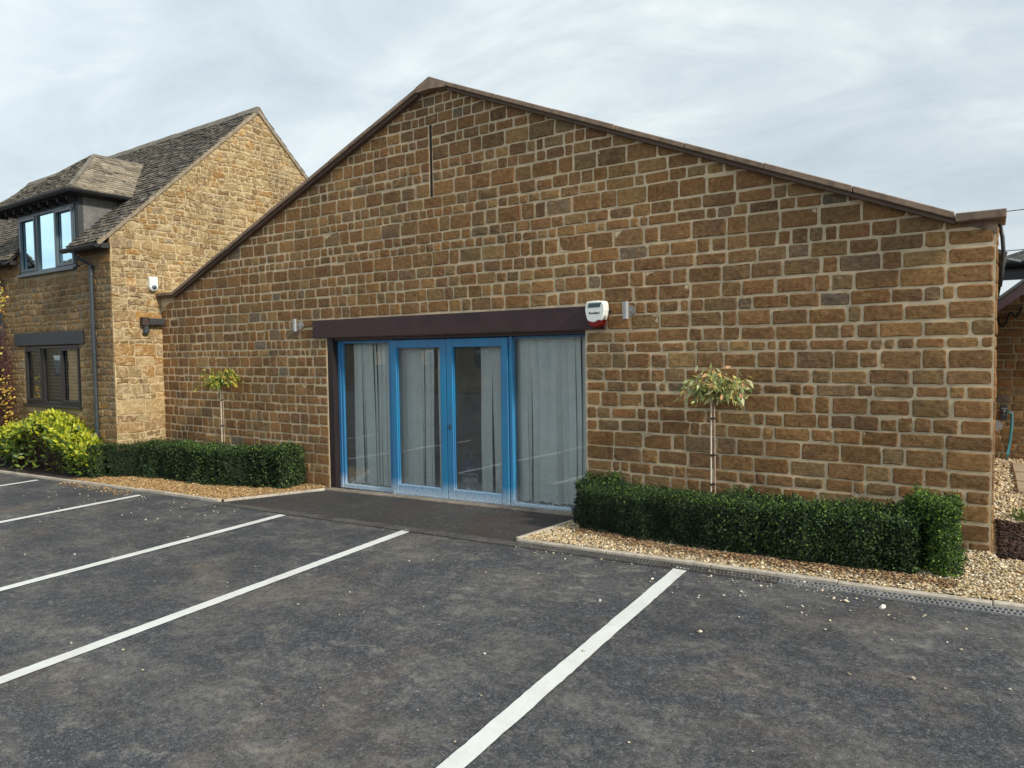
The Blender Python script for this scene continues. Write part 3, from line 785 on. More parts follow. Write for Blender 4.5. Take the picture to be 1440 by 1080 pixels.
# left sidelight
k = MB(); member(k, .114, .165, .085, .15, S(0), TOP); member(k, .165, .205, .10, .14, S(.055), TOP-.04); member(k, 1.075, 1.145, .085, .15, S(0), TOP)
member(k, .1655, 1.0745, .09, .15, S(0), S(.055)); member(k, .1655, 1.0745, .09, .15, TOP-.038, TOP)
w = k.build('side_window', M['blue'], barn); ORG[w.name] = ORG[barn.name]
pane(w, .20, 1.08, .125, S(.05), TOP-.03)
# doors
for (x0, x1, hs) in ((1.155, 2.072, 1), (2.078, 2.985, -1)):
    k = MB(); sl = .095
    member(k, x0, x0+sl, .045, .105, S(.012), TOP-.012, .006); member(k, x1-sl, x1, .045, .105, S(.012), TOP-.012, .006)
    member(k, x0+sl+.0005, x1-sl-.0005, .047, .103, S(.012), S(.135), .006); member(k, x0+sl+.0005, x1-sl-.0005, .047, .103, TOP-.115, TOP-.012, .006)
    d = k.build('door', M['blue'], barn); ORG[d.name] = ORG[barn.name]
    pane(d, x0+sl-.01, x1-sl+.01, .085, S(.13), TOP-.11)
    b = MB()
    for (a, c) in ((x0+sl, x0+sl+.012), (x1-sl-.012, x1-sl)): member(b, a, c, .062, .080, S(.136), TOP-.116, 0)
    b.build('glazing_bead', M['blue'], d)
    if hs < 0:
        hnd = MB(); hnd.box(x0+.038, x0+.058, .038, .0452, .93, .99, 0, .003); hnd.tube([(x0+.048, .04, .97), (x0+.048, .022, .97)], .006)
        hnd.build('handle', M['dark_beam'], d, smooth=False)
# right fixed light
k = MB(); member(k, 2.995, 3.035, .06, .15, S(0), TOP); member(k, 3.985, 4.018, .10, .16, S(0), TOP)
member(k, 3.0355, 3.9745, .075, .15, S(-.01), S(.045)); member(k, 3.0355, 3.9745, .10, .15, TOP-.025, TOP)
w = k.build('side_window', M['blue'], barn); ORG[w.name] = ORG[barn.name]
pane(w, 3.03, 3.99, .115, S(.04), TOP-.02)
k = MB(); member(k, 1.148, 2.99, .11, .16, TOP-.03, TOP, .002); k.build('door_head', M['blue'], barn)
k = MB(); member(k, 1.148, 2.99, .03, .16, S(-.03), S(.008), .003); k.build('door_sill', M['blue'], barn)

# blinds ---------------------------------------------------------
def blind(x0, x1, y, label, seed, gaps=(), open_=.12):
    r = random.Random(seed); root = thing('vertical_blind', ((x0+x1)/2, y, 2.06), label, 'blind', 'grey green vertical blinds behind the glazing')
    k = MB(); k.box(x0-.02, x1+.02, y-.02, y+.02, 2.03, 2.065); k.build('headrail', M['white'], root)
    k = MB(); n = round((x1-x0)/.078); w = .089
    for i in range(n):
        cx = x0+(x1-x0)*(i+.5)/n
        if any(a < i/n < b for a, b in gaps): continue
        a0 = r.uniform(-.62, .62)+open_; a1 = a0+r.uniform(-.4, .4); sx = r.uniform(-.018, .018); bot = zb(cx)+.055+r.uniform(-.01, .012)
        V = []; rows = 9
        for q in range(rows+1):
            t = q/rows; z = 2.03+(bot-2.03)*t; a = a0+(a1-a0)*t; c, s = math.cos(a), math.sin(a)
            off = sx*t+.004*math.sin(t*7+i)
            for e, bow in ((-1, 0), (0, -.004), (1, 0)): V.append((cx+off+e*w/2*c, y+e*w/2*s+bow, z))
        F = []
        for q in range(rows):
            for e in (0, 1): F.append([q*3+e, q*3+e+1, q*3+e+4, q*3+e+3])
        k.add(V, F)
    o = k.build('slats', M['blind'], root, smooth=True)
blind(.26, 1.03, .24, 'vertical blind behind the narrow leftmost side window, uneven gaps between its slats', 1, ((.60, .66),))
blind(1.13, 1.97, .22, 'vertical blind covering the whole left hand blue door', 2, ((.67, .74),))
blind(2.47, 2.81, .22, 'short run of blind slats drawn to the right side of the right hand blue door', 3, ())
blind(2.90, 3.93, .22, 'wide closed vertical blind behind the large rightmost pane', 4, (), .05)

# gas bottle -----------------------------------------------------
cx, cy = 2.27, .30
root = thing('gas_bottle', (cx, cy, .02), 'dark blue gas bottle with white lettering standing behind the right hand door', 'gas bottle')
k = MB(); k.lathe([(.10, .03), (.145, .035), (.155, .07), (.155, .42), (.145, .47), (.11, .52), (.05, .555), (.03, .565)], (cx, cy, .0), 28); k.build('cylinder', M['bottle'], root, smooth=True)
k = MB(); k.lathe([(.12, .012), (.125, .012), (.125, .04), (.12, .04)], (cx, cy, 0), 24); k.build('foot_ring', M['bottle'], root)
k = MB(); k.tube([(cx, cy, .56), (cx, cy, .61)], .02, 10); k.tube([(cx, cy, .6), (cx-.05, cy-.02, .6)], .013, 8); k.build('valve', M['rust'], root)
k = MB()
for an in (0., 2.1, 4.2):
    k.tube([(cx+.07*math.cos(an), cy+.07*math.sin(an), .52), (cx+.075*math.cos(an), cy+.075*math.sin(an), .63), (cx+.075*math.cos(an+.9), cy+.075*math.sin(an+.9), .64)], .008, 6)
k.build('collar', M['bottle'], root)
def text_obj(name, body, size, loc, rot, m, parent, shear=0., extr=.0006, bold=0., wrap=None):
    cu = bpy.data.curves.new('tmp', 'FONT'); cu.body = body; cu.size = size; cu.shear = shear; cu.extrude = extr; cu.offset = bold; cu.align_x = 'CENTER'; cu.resolution_u = 2
    ob = bpy.data.objects.new('tmp', cu); COL.objects.link(ob); bpy.context.view_layer.update()
    me = bpy.data.meshes.new_from_object(ob.evaluated_get(bpy.context.evaluated_depsgraph_get()))
    Mx = Matrix.Translation(Vector(loc)) @ rot.to_4x4()
    V = [Mx @ v.co for v in me.vertices]; F = [list(p.vertices) for p in me.polygons]
    if wrap:
        c0, rr, a0 = wrap; W = []
        for v in V:
            d = (v.x-loc[0])/rr + a0; W.append((c0[0]+(rr+.001-(v.y-loc[1]))*math.sin(d), c0[1]-(rr+.001-(v.y-loc[1]))*math.cos(d), v.z))
        V = W
    bpy.data.objects.remove(ob); bpy.data.meshes.remove(me)
    return mk(name, V, F, m, parent)
RX = Matrix.Rotation(PI/2, 3, 'X')
AZ = .28
text_obj('lettering', 'CALOR', .062, (cx, cy, .292), RX, M['print'], root, .25, .0006, .0015, wrap=((cx, cy), .155, AZ))
text_obj('lettering', 'Gas', .042, (cx-.05, cy, .19), RX, M['print'], root, 0., wrap=((cx, cy), .155, AZ))
k = MB()
def wrapline(a0, a1, z0, z1):
    n = 10; V = []; F = []
    for i in range(n+1):
        a = a0+(a1-a0)*i/n
        for z in (z0, z1): V.append((cx+.157*math.sin(a), cy-.157*math.cos(a), z))
    for i in range(n): F.append([2*i, 2*i+2, 2*i+3, 2*i+1])
    k.add(V, F)
wrapline(AZ-.85, AZ+.75, .272, .276); wrapline(AZ-.85, AZ+.75, .380, .384); wrapline(AZ-.85, AZ-.825, .276, .380); wrapline(AZ+.725, AZ+.75, .276, .380); wrapline(AZ-.7, AZ+.3, .168, .172)
k.build('label_border', M['print'], root)

# alarm box ------------------------------------------------------
root = thing('alarm_box', (4.2, -.04, 2.1), 'white shield shaped alarm box with red lower lens on the brown beam', 'alarm box')
ox, oz = 4.195, 2.372
prof = [(-.115, -.035), (-.10, 0), (-.03, .008), (.03, .008), (.10, 0), (.115, -.035), (.118, -.09), (.105, -.15), (.085, -.205), (.04, -.2), (.0, -.222), (-.035, -.222), (-.07, -.212), (-.095, -.19), (-.112, -.13), (-.12, -.08)]
def shield(y0, y1, pr, taper, m, nm, par, z=1.):
    n = len(pr); V = []; F = []
    for (yy, s) in ((y0, 1.), ((y0+y1*3)/4, 1.), (y1, taper)):
        for (a, b) in pr: V.append((ox+a*s, yy, oz+(b+.1)*s-.1))
    for q in range(2):
        for i in range(n): F.append([q*n+i, q*n+(i+1) % n, (q+1)*n+(i+1) % n, (q+1)*n+i])
    F.append([2*n+i for i in range(n)]); F.append([n-1-i for i in range(n)])
    return mk(nm, V, [f[::-1] for f in F], m, par)
shield(-.036, -.125, prof, .88, M['white'], 'cover', root)
pr2 = [(-.098, -.185), (-.07, -.2), (0, -.205), (.086, -.17), (.094, -.195), (.075, -.25), (.03, -.268), (-.03, -.268), (-.075, -.25)]
shield(-.037, -.115, pr2, .9, M['red'], 'beacon_lens', root)
mk('display_panel', [(ox-.078, -.1275, oz-.062), (ox+.062, -.1275, oz-.062), (ox+.078, -.1265, oz-.018), (ox-.066, -.1265, oz-.018)], [(0, 1, 2, 3)], M['panel'], root)
text_obj('lettering', 'Broadland', .030, (ox-.005, -.1262, oz-.128), RX, M['ink'], root, .2, .0005, .001)

# wall lights ----------------------------------------------------
def wall_light(x, z, label):
    root = thing('wall_light', (x, 0, z), label, 'light', 'steel cylinder lights beside the doors')
    k = MB(); k.tube([(x+.0, -.012, z), (x, -.035, z)], .052, 20); k.build('back_plate', M['chrome'], root)
    k = MB(); k.tube([(x, -.035, z), (x, -.10, z)], .012, 10); k.build('arm', M['chrome'], root)
    k = MB(); k.lathe([(.030, -.088), (.034, -.086), (.034, .086), (.030, .088), (.027, .080)], (x, -.125, z), 20); k.build('lamp_body', M['chrome'], root)
    return root
wall_light(-.50, 2.275, 'small steel cylinder light on the wall left of the brown beam')
wall_light(4.545, 2.265, 'small steel cylinder light on the wall just right of the white alarm box')
k = MB(); k.tube([(4.275, -.03, 2.27), (4.31, -.03, 2.275), (4.335, -.012, 2.27)], .010); tag(k.build('cable_stub', M['wire'], origin=(4.3, -.02, 2.27)), 'short black cable stub poking out at the right end of the beam', 'cable')

# ================================================================== LEFT HOUSE
GX, FY, BY = -4.125, -.808, 4.88
house = thing('stone_house', (-9., -.8, gz(-9, -.8)), 'pale stone two storey house with slate roof and dormer left of the barn', 'building')
ZR, ZE = 6.545, 3.86; PT = (ZR-ZE)/(2.035-FY)
gabUV = lambda u, v, h: (GX+h, u, v)
gp = [(FY, -.5), (BY, -.5), (BY, ZE), (2.035, ZR), (FY, ZE)]
lo = mk_courses(-.5, 2.6, [.17, .10, .20, .13, .24, .09], 31)
hi = mk_courses(2.6, 6.56, [.095, .125, .075, .11, .14, .085], 32)
stone_wall('gable_wall', house, gabUV, gp, [], .3, lo+hi[1:], [], LIME, 33, [M['mortar_pale'], M['rubble']], wmin=.12, wmax=.52, joint=.009, hgt=.012, wob=.018, ragged=.010, warp=.045, aspect=2.4)
hfUV = lambda u, v, h: (u, FY-h, v)
fcs = mk_courses(-.5, 3.86, [.10, .125, .085, .14, .095, .115], 35, fixed=(1.0, 2.09, 2.33, 3.39))
stone_wall('front_wall', house, hfUV, [(-14., -.5), (GX, -.5), (GX, 3.86), (-14., 3.86)], [(-7.42, -5.27, 1.0, 2.09), (-7.42, -5.24, 3.39, 3.9)], .12, fcs,
           [(-7.43, -5.26, .99, 2.09), (-7.74, -5.07, 2.09, 2.33), (-7.45, -5.21, 3.37, 3.9)], FRONT, 36, [M['mortar_front'], M['front_stone']], wmin=.12, wmax=.42, joint=.010, hgt=.011, wob=.008, ragged=.005, warp=.03, aspect=2.2)
k = MB(); k.box(-14., GX-.31, FY+.42, BY-.1, -.5, 3.6); k.build('core_wall', M['inside'], house)
# roof slopes (front is interrupted by the dormer, whose roof lies over it)
def mz(y): return ZE+(y-FY)*PT
ov = .20
rf = [(-14., FY-ov, mz(FY-ov)), (GX+.03, FY-ov, mz(FY-ov)), (GX+.03, 2.035, ZR+.01), (-14., 2.035, ZR+.01)]
# leave the roof out where the dormer stands: three convex pieces
DX0, DX1 = -7.46, -5.12
yd = 0.0
pieces = [[(-14., FY-ov), (DX0, FY-ov), (DX0, 2.035), (-14., 2.035)], [(DX1, FY-ov), (GX+.03, FY-ov), (GX+.03, 2.035), (DX1, 2.035)], [(DX0, yd), (DX1, yd), (DX1, 2.035), (DX0, 2.035)]]
V, F, C = [], [], []
for i, p in enumerate(pieces):
    a, b, c = slates([(x, y, mz(y)) for x, y in p], (0, 1, PT), SL_DARK if i != 0 else SL_DARK+SL_MID[:1], 41+i, .100, .10, .19)
    F += [[q+len(V) for q in f] for f in b]; V += a; C += c
a, b, c = slates([(GX+.03, 2.035, ZR+.01), (GX+.03, BY+ov, ZE-ov*PT), (-14., BY+ov, ZE-ov*PT), (-14., 2.035, ZR+.01)][::-1][::-1], (0, -1, PT), SL_DARK, 45, .2, .2, .3)
F += [[q+len(V) for q in f] for f in b]; V += a; C += c
mk('roof', V, F, M['slate'], house, col=np.array(C))
k = MB()   # boarding under the slates
for p in pieces:
    k.hexa([(x, y, mz(y)-.06) for x, y in p]+[(x, y, mz(y)-.014) for x, y in p])
k.hexa([(-14., 2.035, ZR-.06), (GX-.02, 2.035, ZR-.06), (GX-.02, BY+ov, ZE-ov*PT-.06), (-14., BY+ov, ZE-ov*PT-.06), (-14., 2.035, ZR-.01), (GX-.02, 2.035, ZR-.01), (GX-.02, BY+ov, ZE-ov*PT-.01), (-14., BY+ov, ZE-ov*PT-.01)])
k.build('roof_boarding', M['fascia'], house)
# verge
k = MB()
for (ya, yb) in ((FY-ov, 2.035), (BY+ov, 2.035)):
    za, zb_ = ZE-ov*PT, ZR
    n = 22
    for i in range(n):
        t0, t1 = i/n, (i+1)/n-.002; y0, y1 = ya+(yb-ya)*t0, ya+(yb-ya)*t1; z0, z1 = za+(zb_-za)*t0, za+(zb_-za)*t1; j = random.uniform(-.004, .004)
        k.hexa([(GX-.03, y0, z0-.055), (GX+.035+j, y0, z0-.055), (GX+.035+j, y1, z1-.055), (GX-.03, y1, z1-.055), (GX-.03, y0, z0+.018), (GX+.038+j, y0, z0+.018), (GX+.038+j, y1, z1+.018), (GX-.03, y1, z1+.018)])
k.build('verge', M['verge'], house)
# ridge stones
k = MB(); x = -14.
while x < GX+.03:
    x1 = min(x+.42, GX+.04); j = random.uniform(-.008, .008)
    k.prism([(x+.003, 2.035-.14, ZR-.085+j), (x+.003, 2.035-.12, ZR-.055+j), (x+.003, 2.035-.03, ZR+.055+j), (x+.003, 2.035+.03, ZR+.055+j), (x+.003, 2.035+.12, ZR-.055+j), (x+.003, 2.035+.14, ZR-.085+j)], (x1-x-.006, 0, 0)); x = x1
k.build('ridge', M['ridge'], house)
# dormer
RXc, EX0, EX1, EY, EZ = -6.55, -8.17, -4.93, -1.0, 4.64; PK = (RXc, .16, 5.67); RE = (RXc, 1.10, 5.67)
V, F, C = slates([(EX0, EY, EZ), (EX1, EY, EZ), PK], (0, 1, .9), SL_MID, 51, .10, .10, .19)
def addt(t, V=V, F=F, C=C):
    F += [[q+len(V) for q in f] for f in t[1]]; V += t[0]; C += t[2]
yh = FY+(EZ-ZE)/PT
addt(slates([(EX1, EY, EZ), (EX1, yh, EZ), RE, PK], (-1.62, 0, 1.03), SL_SUNLIT, 52, .10, .10, .19))  # sunlight on the right-hand slope put into lighter slate colours
addt(slates([(EX0, yh, EZ), (EX0, EY, EZ), PK, RE], (1.62, 0, 1.03), SL_MID, 53, .115, .13, .22))
dr = mk('dormer', V, F, M['slate'], house, col=np.array(C)); ORG[dr.name] = ORG[house.name]
k = MB()
def rod(a, b, r=.045):
    a, b = Vector(a), Vector(b); n = max(2, int((b-a).length/.3))
    for i in range(n): k.tube([a+(b-a)*(i/n), a+(b-a)*((i+.97)/n)], r, 8)
rod((EX1, EY, EZ+.02), PK); rod((EX0, EY, EZ+.02), PK); rod(PK, (RE[0], RE[1]+.05, RE[2]))
k.build('hip_ridge', M['ridge'], dr, smooth=False)
k = MB()  # soffit and boarding
k.box(EX0+.02, EX1-.02, EY+.02, yh, EZ-.07, EZ-.02)
k.add([(EX0+.03, EY+.03, EZ-.015), (EX1-.03, EY+.03, EZ-.015), (EX1-.03, yh, EZ-.015), (EX0+.03, yh, EZ-.015), (RXc, .16, 5.64), (RXc, 1.1, 5.64)], [(0, 1, 4), (1, 2, 5, 4), (3, 0, 4, 5), (2, 3, 5)])
for i in range(9):
    xx = EX0+.25+i*(EX1-EX0-.5)/8; k.box(xx-.025, xx+.025, EY+.04, FY+.01, EZ-.15, EZ-.072)
k.build('soffit', M['fascia'], dr)
k = MB(); k.box(-7.46, -7.425, FY+.0, FY+.08, 3.39, EZ-.072); k.box(-5.235, -5.13, FY+.0, FY+.08, 3.39, EZ-.072); k.box(-7.425, -5.235, FY+.0, FY+.08, 4.475, EZ-.072); k.build('dormer_post', M['dark_beam'], dr)
for cxx in (-5.15, -7.45): MB().prism([(cxx, FY+.08, 3.8), (cxx, FY+.08, EZ-.06), (cxx, yh, EZ-.06)], (.02, 0, 0)).build('cheek', M['render'], dr)
#, (-5.15, FY+.08, EZ-.06), (-5.15, yh, EZ-.06)], (.02, 0, 0)); k.prism([(-7.45, FY+.08, 3.8), (-7.45, FY+.08, EZ-.06), (-7.45, yh, EZ-.06)], (.02, 0, 0)); 
# gutters
def gutter(mb, a, b, r=.06):
    a, b = Vector(a), Vector(b); d = (b-a).normalized(); side = Vector((-d.y, d.x, 0)); n = 10; V = []; F = []
    for p in (a, b):
        for rr in (r, r-.006):
            for i in range(n+1):
                q = PI+PI*i/n; V.append(p+side*rr*math.cos(q)+Vector((0, 0, rr*math.sin(q))))
    m_ = n+1
    for i in range(n):
        F.append([i, i+1, 2*m_+i+1, 2*m_+i]); F.append([m_+i+1, m_+i, 3*m_+i, 3*m_+i+1])
        F.append([i+1, i, m_+i, m_+i+1]); F.append([2*m_+i, 2*m_+i+1, 3*m_+i+1, 3*m_+i])
    for o_ in (0, 2*m_): F.append([o_+i for i in range(m_)])
    F.append([0, 2*m_, 3*m_, m_]); F.append([n, m_+n, 3*m_+n, 2*m_+n])
    mb.add(V, F)
gzv = mz(FY-ov)-.03
for (a, b) in (((-5.17, FY-ov-.05, gzv), (GX+.10, FY-ov-.05, gzv)), ((-14., FY-ov-.05, gzv), (-7.47, FY-ov-.05, gzv))):
    k = MB(); gutter(k, a, b, .062); k.build('gutter', M['gutter'], house)
k = MB(); gutter(k, (EX0-.03, EY-.05, EZ-.01), (EX1+.06, EY-.05, EZ-.01), .058); gutter(k, (EX1+.03, EY-.06, EZ-.01), (EX1+.03, yh-.02, EZ-.01), .055); k.build('gutter', M['gutter'], dr)
k = MB(); k.box(-5.14, GX+.02, FY-.15, FY-.005, 3.60, 3.68); k.box(-14., -7.48, FY-.15, FY-.005, 3.60, 3.68); k.build('eaves_board', M['fascia'], house)
# downpipes
def downpipe(x, top, bot, xo):
    k = MB(); y = FY-.055
    k.tube([(xo, FY-ov-.05, top), (xo, FY-ov-.05, top-.10), (x, y, top-.24), (x, y, bot)], .033, 12)
    for z in (top-.42, top-1.7, top-2.9): k.tube([(x, y, z), (x, y, z+.06)], .042, 12)
    k.build('downpipe', M['pipe'], house, smooth=False)
downpipe(-4.66, gzv-.03, -.1, -4.78); downpipe(-8.22, gzv-.03, -.1, -8.22)
# windows
def house_window(x0, x1, z0, z1, m, y, sill_m, bandm=None, gm='glass_house'):
    fr = MB(); t = .05
    fr.box(x0, x0+t, y-.03, y+.04, z0, z1, 0, .004); fr.box(x1-t, x1, y-.03, y+.04, z0, z1, 0, .004)
    fr.box(x0+t+.0005, x1-t-.0005, y-.029, y+.039, z0, z0+t, 0, .004); fr.box(x0+t+.0005, x1-t-.0005, y-.029, y+.039, z1-t, z1, 0, .004)
    w = (x1-x0)/3
    for i in (1, 2): fr.box(x0+i*w-.03, x0+i*w+.03, y-.028, y+.038, z0+t+.0005, z1-t-.0005, 0, .004)
    o = fr.build('window', M[m], house); ORG[o.name] = ORG[house.name]
    for i in range(3):
        a = x0+i*w+.035; b = x0+(i+1)*w-.035
        if i != 1:   # opening casements carry a second frame
            k = MB(); q = .045
            k.box(a, a+q, y-.045, y+.0, z0+.05, z1-.05, 0, .004); k.box(b-q, b, y-.045, y+.0, z0+.05, z1-.05, 0, .004)
            k.box(a+q+.0005, b-q-.0005, y-.044, y-.001, z0+.05, z0+.05+q, 0, .004); k.box(a+q+.0005, b-q-.0005, y-.044, y-.001, z1-.05-q, z1-.05, 0, .004)
            k.build('casement', M[m], o)
        mk('pane', [(a, y+.005, z0+.05), (b, y+.005, z0+.05), (b, y+.005, z1-.05), (a, y+.005, z1-.05)], [(0, 1, 2, 3)], M[gm], o)
    k = MB(); k.box(x0-.04, x1+.04, y-.09, y+.02, z0-.045, z0-.002, 0, .006); k.build('sill', M[sill_m], o)
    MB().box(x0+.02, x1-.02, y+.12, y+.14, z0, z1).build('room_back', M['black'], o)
    if bandm:
        k = MB(); z = z1-.1
        while z > z0+.08: k.box(x0+.06, x1-.06, y+.075, y+.098, z, z+.042); z -= .062
        k.build('reflection_slats', M[bandm], o)  # slats added to stand in for a banded reflection in the glass
house_window(-7.41, -5.27, 3.40, 4.468, 'grey_frame', FY+.02, 'grey_frame')
house_window(-7.41, -5.28, 1.02, 2.08, 'dark_frame', FY+.03, 'dark_frame', 'render', 'glass_lower')
MB().box(-7.73, -5.08, FY-.045, FY+.09, 2.095, 2.325, 0, .005).build('window_beam', M['dark_beam'], house)

# bell box on the gable
root = thing('bell_box', (GX+.01, -.155, 3.05), 'white rounded sensor box with a dark lens on the sunlit house gable', 'sensor box')
pr = [(-.072, .11), (-.06, .122), (.06, .122), (.072, .11), (.075, -.05), (.06, -.09), (.03, -.112), (0, -.12), (-.03, -.112), (-.06, -.09), (-.075, -.05)]
n = len(pr); V = []; F = []
for (h, s) in ((.015, 1.), (.07, 1.), (.09, .86)):
    for (a, b) in pr: V.append((GX+h, -.155+a*s, 3.075+b*s))
for q in range(2):
    for i in range(n): F.append([q*n+i, (q+1)*n+i, (q+1)*n+(i+1) % n, q*n+(i+1) % n])
F.append([2*n+n-1-i for i in range(n)])
mk('cover', V, F, M['white'], root)
V = []; F = []
for q in range(5):
    an = q*PI/8
    for i in range(14): V.append((GX+.088+.022*math.sin(an), -.155+.044*math.cos(an)*math.cos(2*PI*i/14), 3.018+.040*math.cos(an)*math.sin(2*PI*i/14)))
for q in range(4):
    for i in range(14): F.append([q*14+i, q*14+(i+1) % 14, (q+1)*14+(i+1) % 14, (q+1)*14+i])
mk('lens', V, F, M['panel'], root, smooth=True)
# weathered box in the corner
root = thing('corner_box', (GX+.05, -.2, 2.4), 'weathered dark metal box with a round spout in the corner between house and barn', 'box')
MB().box(GX+.015, GX+.12, -.385, -.28, 2.375, 2.515, 0, .008).build('end_block', M['rust'], root)
MB().box(GX+.015, GX+.13, -.278, -.02, 2.39, 2.50, 0, .006).build('housing', M['dark_beam'], root)
k = MB(); k.lathe([(.040, 0), (.046, .01), (.046, .12), (.05, .125)], (GX+.07, -.305, 2.25), 16); k.build('spout', M['pipe'], root)

# ================================================================== RIGHT REAR
shed = thing('rear_outbuilding', (8.5, 4.8, gz(8.5, 4.8)), 'low stone outbuilding with plum bargeboard seen past the right corner of the barn', 'building')
rearUV = lambda u, v, h: (u, 4.8-h, v)
stone_wall('wall', shed, rearUV, [(7.59, 0.), (12., 0.), (12., 3.4), (9., 3.0), (7.59, 2.4)], [], .2, mk_courses(0., 3.5, [.13, .10, .12, .09], 61), [], IRON, 62, [M['mortar_front'], M['stone']], wmax=.34)
k = MB(); k.prism([(7.58, 3.48, 2.235), (8.6, 3.48, 3.04), (8.6, 3.48, 3.21), (7.58, 3.48, 2.335)], (0, .03, 0)); k.prism([(8.602, 3.48, 3.04), (9.62, 3.48, 2.235), (9.62, 3.48, 2.335), (8.602, 3.48, 3.21)], (0, .03, 0)); k.build('bargeboard', M['barge'], shed)
k = MB()
for s in (-1, 1):
    k.hexa([(8.6, 3.44, 3.215), (8.6+s*1.04, 3.44, 2.345), (8.6+s*1.04, 4.79, 2.345), (8.6, 4.79, 3.215), (8.6, 3.44, 3.25), (8.6+s*1.04, 3.44, 2.38), (8.6+s*1.04, 4.79, 2.38), (8.6, 4.79, 3.25)])
k.build('porch_roof', M['lead'], shed)
k = MB(); k.prism([(7.52, 5.1, 2.84), (7.75, 4.7, 2.86), (12., 4.7, 3.9), (12., 7.5, 4.6), (7.52, 7.5, 3.2)], (0, 0, .05)); k.build('roof', M['slate'], shed)
k = MB(); gutter(k, (7.60, 4.55, 2.93), (12., 4.55, 2.93), .075); k.box(7.6, 12, 4.64, 4.79, 2.72, 2.95); k.build('gutter', M['gutter'], shed)
k = MB(); k.tube([(7.50, 4.2, 2.955), (7.72, 4.2, 2.935), (7.85, 4.25, 2.90)], .02); k.build('gutter_edge', M['lead'], shed)
# cable, hose, tap, vent
pts = [(7.585+.02*i, 4.70, 2.16+.05*math.sin(i*.9)+.01*i-(.05 if 2 < i < 9 else 0)) for i in range(16)]
k = MB(); k.tube(pts, .016, 6); k.tube([(7.62, 4.70, 2.14), (7.66, 4.66, 2.26), (7.68, 4.7, 2.17), (7.72, 4.66, 2.28), (7.73, 4.7, 2.15)], .011, 6)
tag(k.build('slack_cable', M['wire'], origin=(7.7, 4.7, 2.1)), 'looped black cable strung along the rear stone wall under the bargeboard', 'cable')
root = thing('garden_tap', (7.72, 4.72, .95), 'grey garden tap on a backing board on the rear wall above the hose', 'tap')
MB().box(7.675, 7.755, 4.74, 4.78, .88, 1.08, 0, .004).build('backing_board', M['dark_beam'], root)
k = MB(); k.tube([(7.72, 4.74, 1.0), (7.72, 4.66, 1.0), (7.72, 4.65, .95)], .016, 8); k.tube([(7.69, 4.68, 1.035), (7.75, 4.68, 1.035)], .009, 6); k.build('spout', M['chrome'], root)
k = MB(); k.tube([(7.745, 4.65, .99), (7.80, 4.65, .98), (7.80, 4.65, .80), (7.785, 4.65, .62), (7.765, 4.65, .44), (7.76, 4.6, .37)], .018, 8)
tag(k.build('garden_hose', M['hose'], origin=(7.78, 4.65, .37), smooth=True), 'blue green hose hanging down the rear wall from the tap', 'hose')
k = MB(); k.tube([(7.635, 4.775, .80), (7.635, 4.745, .80)], .075, 20); tag(k.build('round_vent', M['chrome'], origin=(7.635, 4.76, .8)), 'round grey vent cover low on the rear wall left of the tap', 'vent')
k = MB()
for i, (xa, xb, ya, yb) in enumerate([(7.81, 8.4, 2.4, 3.0), (7.81, 8.4, 3.01, 3.6), (7.80, 8.4, 3.61, 4.3), (8.41, 9.0, 2.4, 3.3), (8.41, 9., 3.31, 4.3)]):
    z = gz(xa, ya)+.03; k.box(xa+.004, xb-.004, ya+.004, yb-.004, z, z+.04, 0, .006)
tag(k.build('paving_slabs', M['slab']), kind='structure')
k = MB()
for (za, zc) in ((4.25, 5.0), (3.55, 4.2)):
    pts = [(7.0+i*.8, 9., za+(zc-za)*i/14-.15*math.sin(PI*i/14)) for i in range(15)]; k.tube(pts, .008, 5)
tag(k.build('overhead_wire', M['wire'], origin=(7., 9., 4.2)), 'pair of thin overhead wires crossing the sky at the right', 'wire')

# ================================================================== ACROSS THE YARD (seen in the window reflections)
def far_building(x0, x1, y0, y1, ev, rd, label, seed):
    root = thing('far_building', ((x0+x1)/2, y1, gz((x0+x1)/2, y1)), label, 'building')
    k = MB(); k.box(x0, x1, y0, y1, -1., ev)
    yc = (y0+y1)/2
    for xx in (x0, x1-.3): k.prism([(xx, y0, ev), (xx, y1, ev), (xx, yc, rd-.1)], (.3, 0, 0))
    k.build('wall', M['mortar_front'], root)
    V, F, C = slates([(x0-.2, y1+.3, ev-.1), (x0-.2, yc, rd), (x1+.2, yc, rd), (x1+.2, y1+.3, ev-.1)][::-1], (0, yc-y1, rd-ev), SL_MID, seed, .35, .4, .7)
    V2, F2, C2 = slates([(x0-.2, y0-.3, ev-.1), (x0-.2, yc, rd), (x1+.2, yc, rd), (x1+.2, y0-.3, ev-.1)], (0, yc-y0, rd-ev), SL_MID, seed, .35, .4, .7)
    mk('roof', list(V)+list(V2), F+[[i+len(V) for i in f] for f in F2], M['slate'], root, col=np.array(C+C2))
    n = int((x1-x0)/4)
    for i in range(n):
        xx = x0+2+i*(x1-x0-3)/max(1, n-1)
        w_ = MB().box(xx-.6, xx+.6, y1-.02, y1+.03, .9, 2.1).build('window', M['dark_frame'], root); ORG[w_.name] = ORG[root.name]
        mk('pane', [(xx-.5, y1+.034, 1.0), (xx+.5, y1+.034, 1.0), (xx+.5, y1+.034, 2.0), (xx-.5, y1+.034, 2.0)], [(0, 1, 2, 3)], M['glass_lower'], w_)
far_building(-62, 9, -34, -27, 2.7, 5.2, 'long low stone range across the yard behind the viewer, reflected in the glass', 71)
far_building(-44, -34, -22, -13, 4.6, 8.4, 'taller stone house at the far left side of the yard', 72)

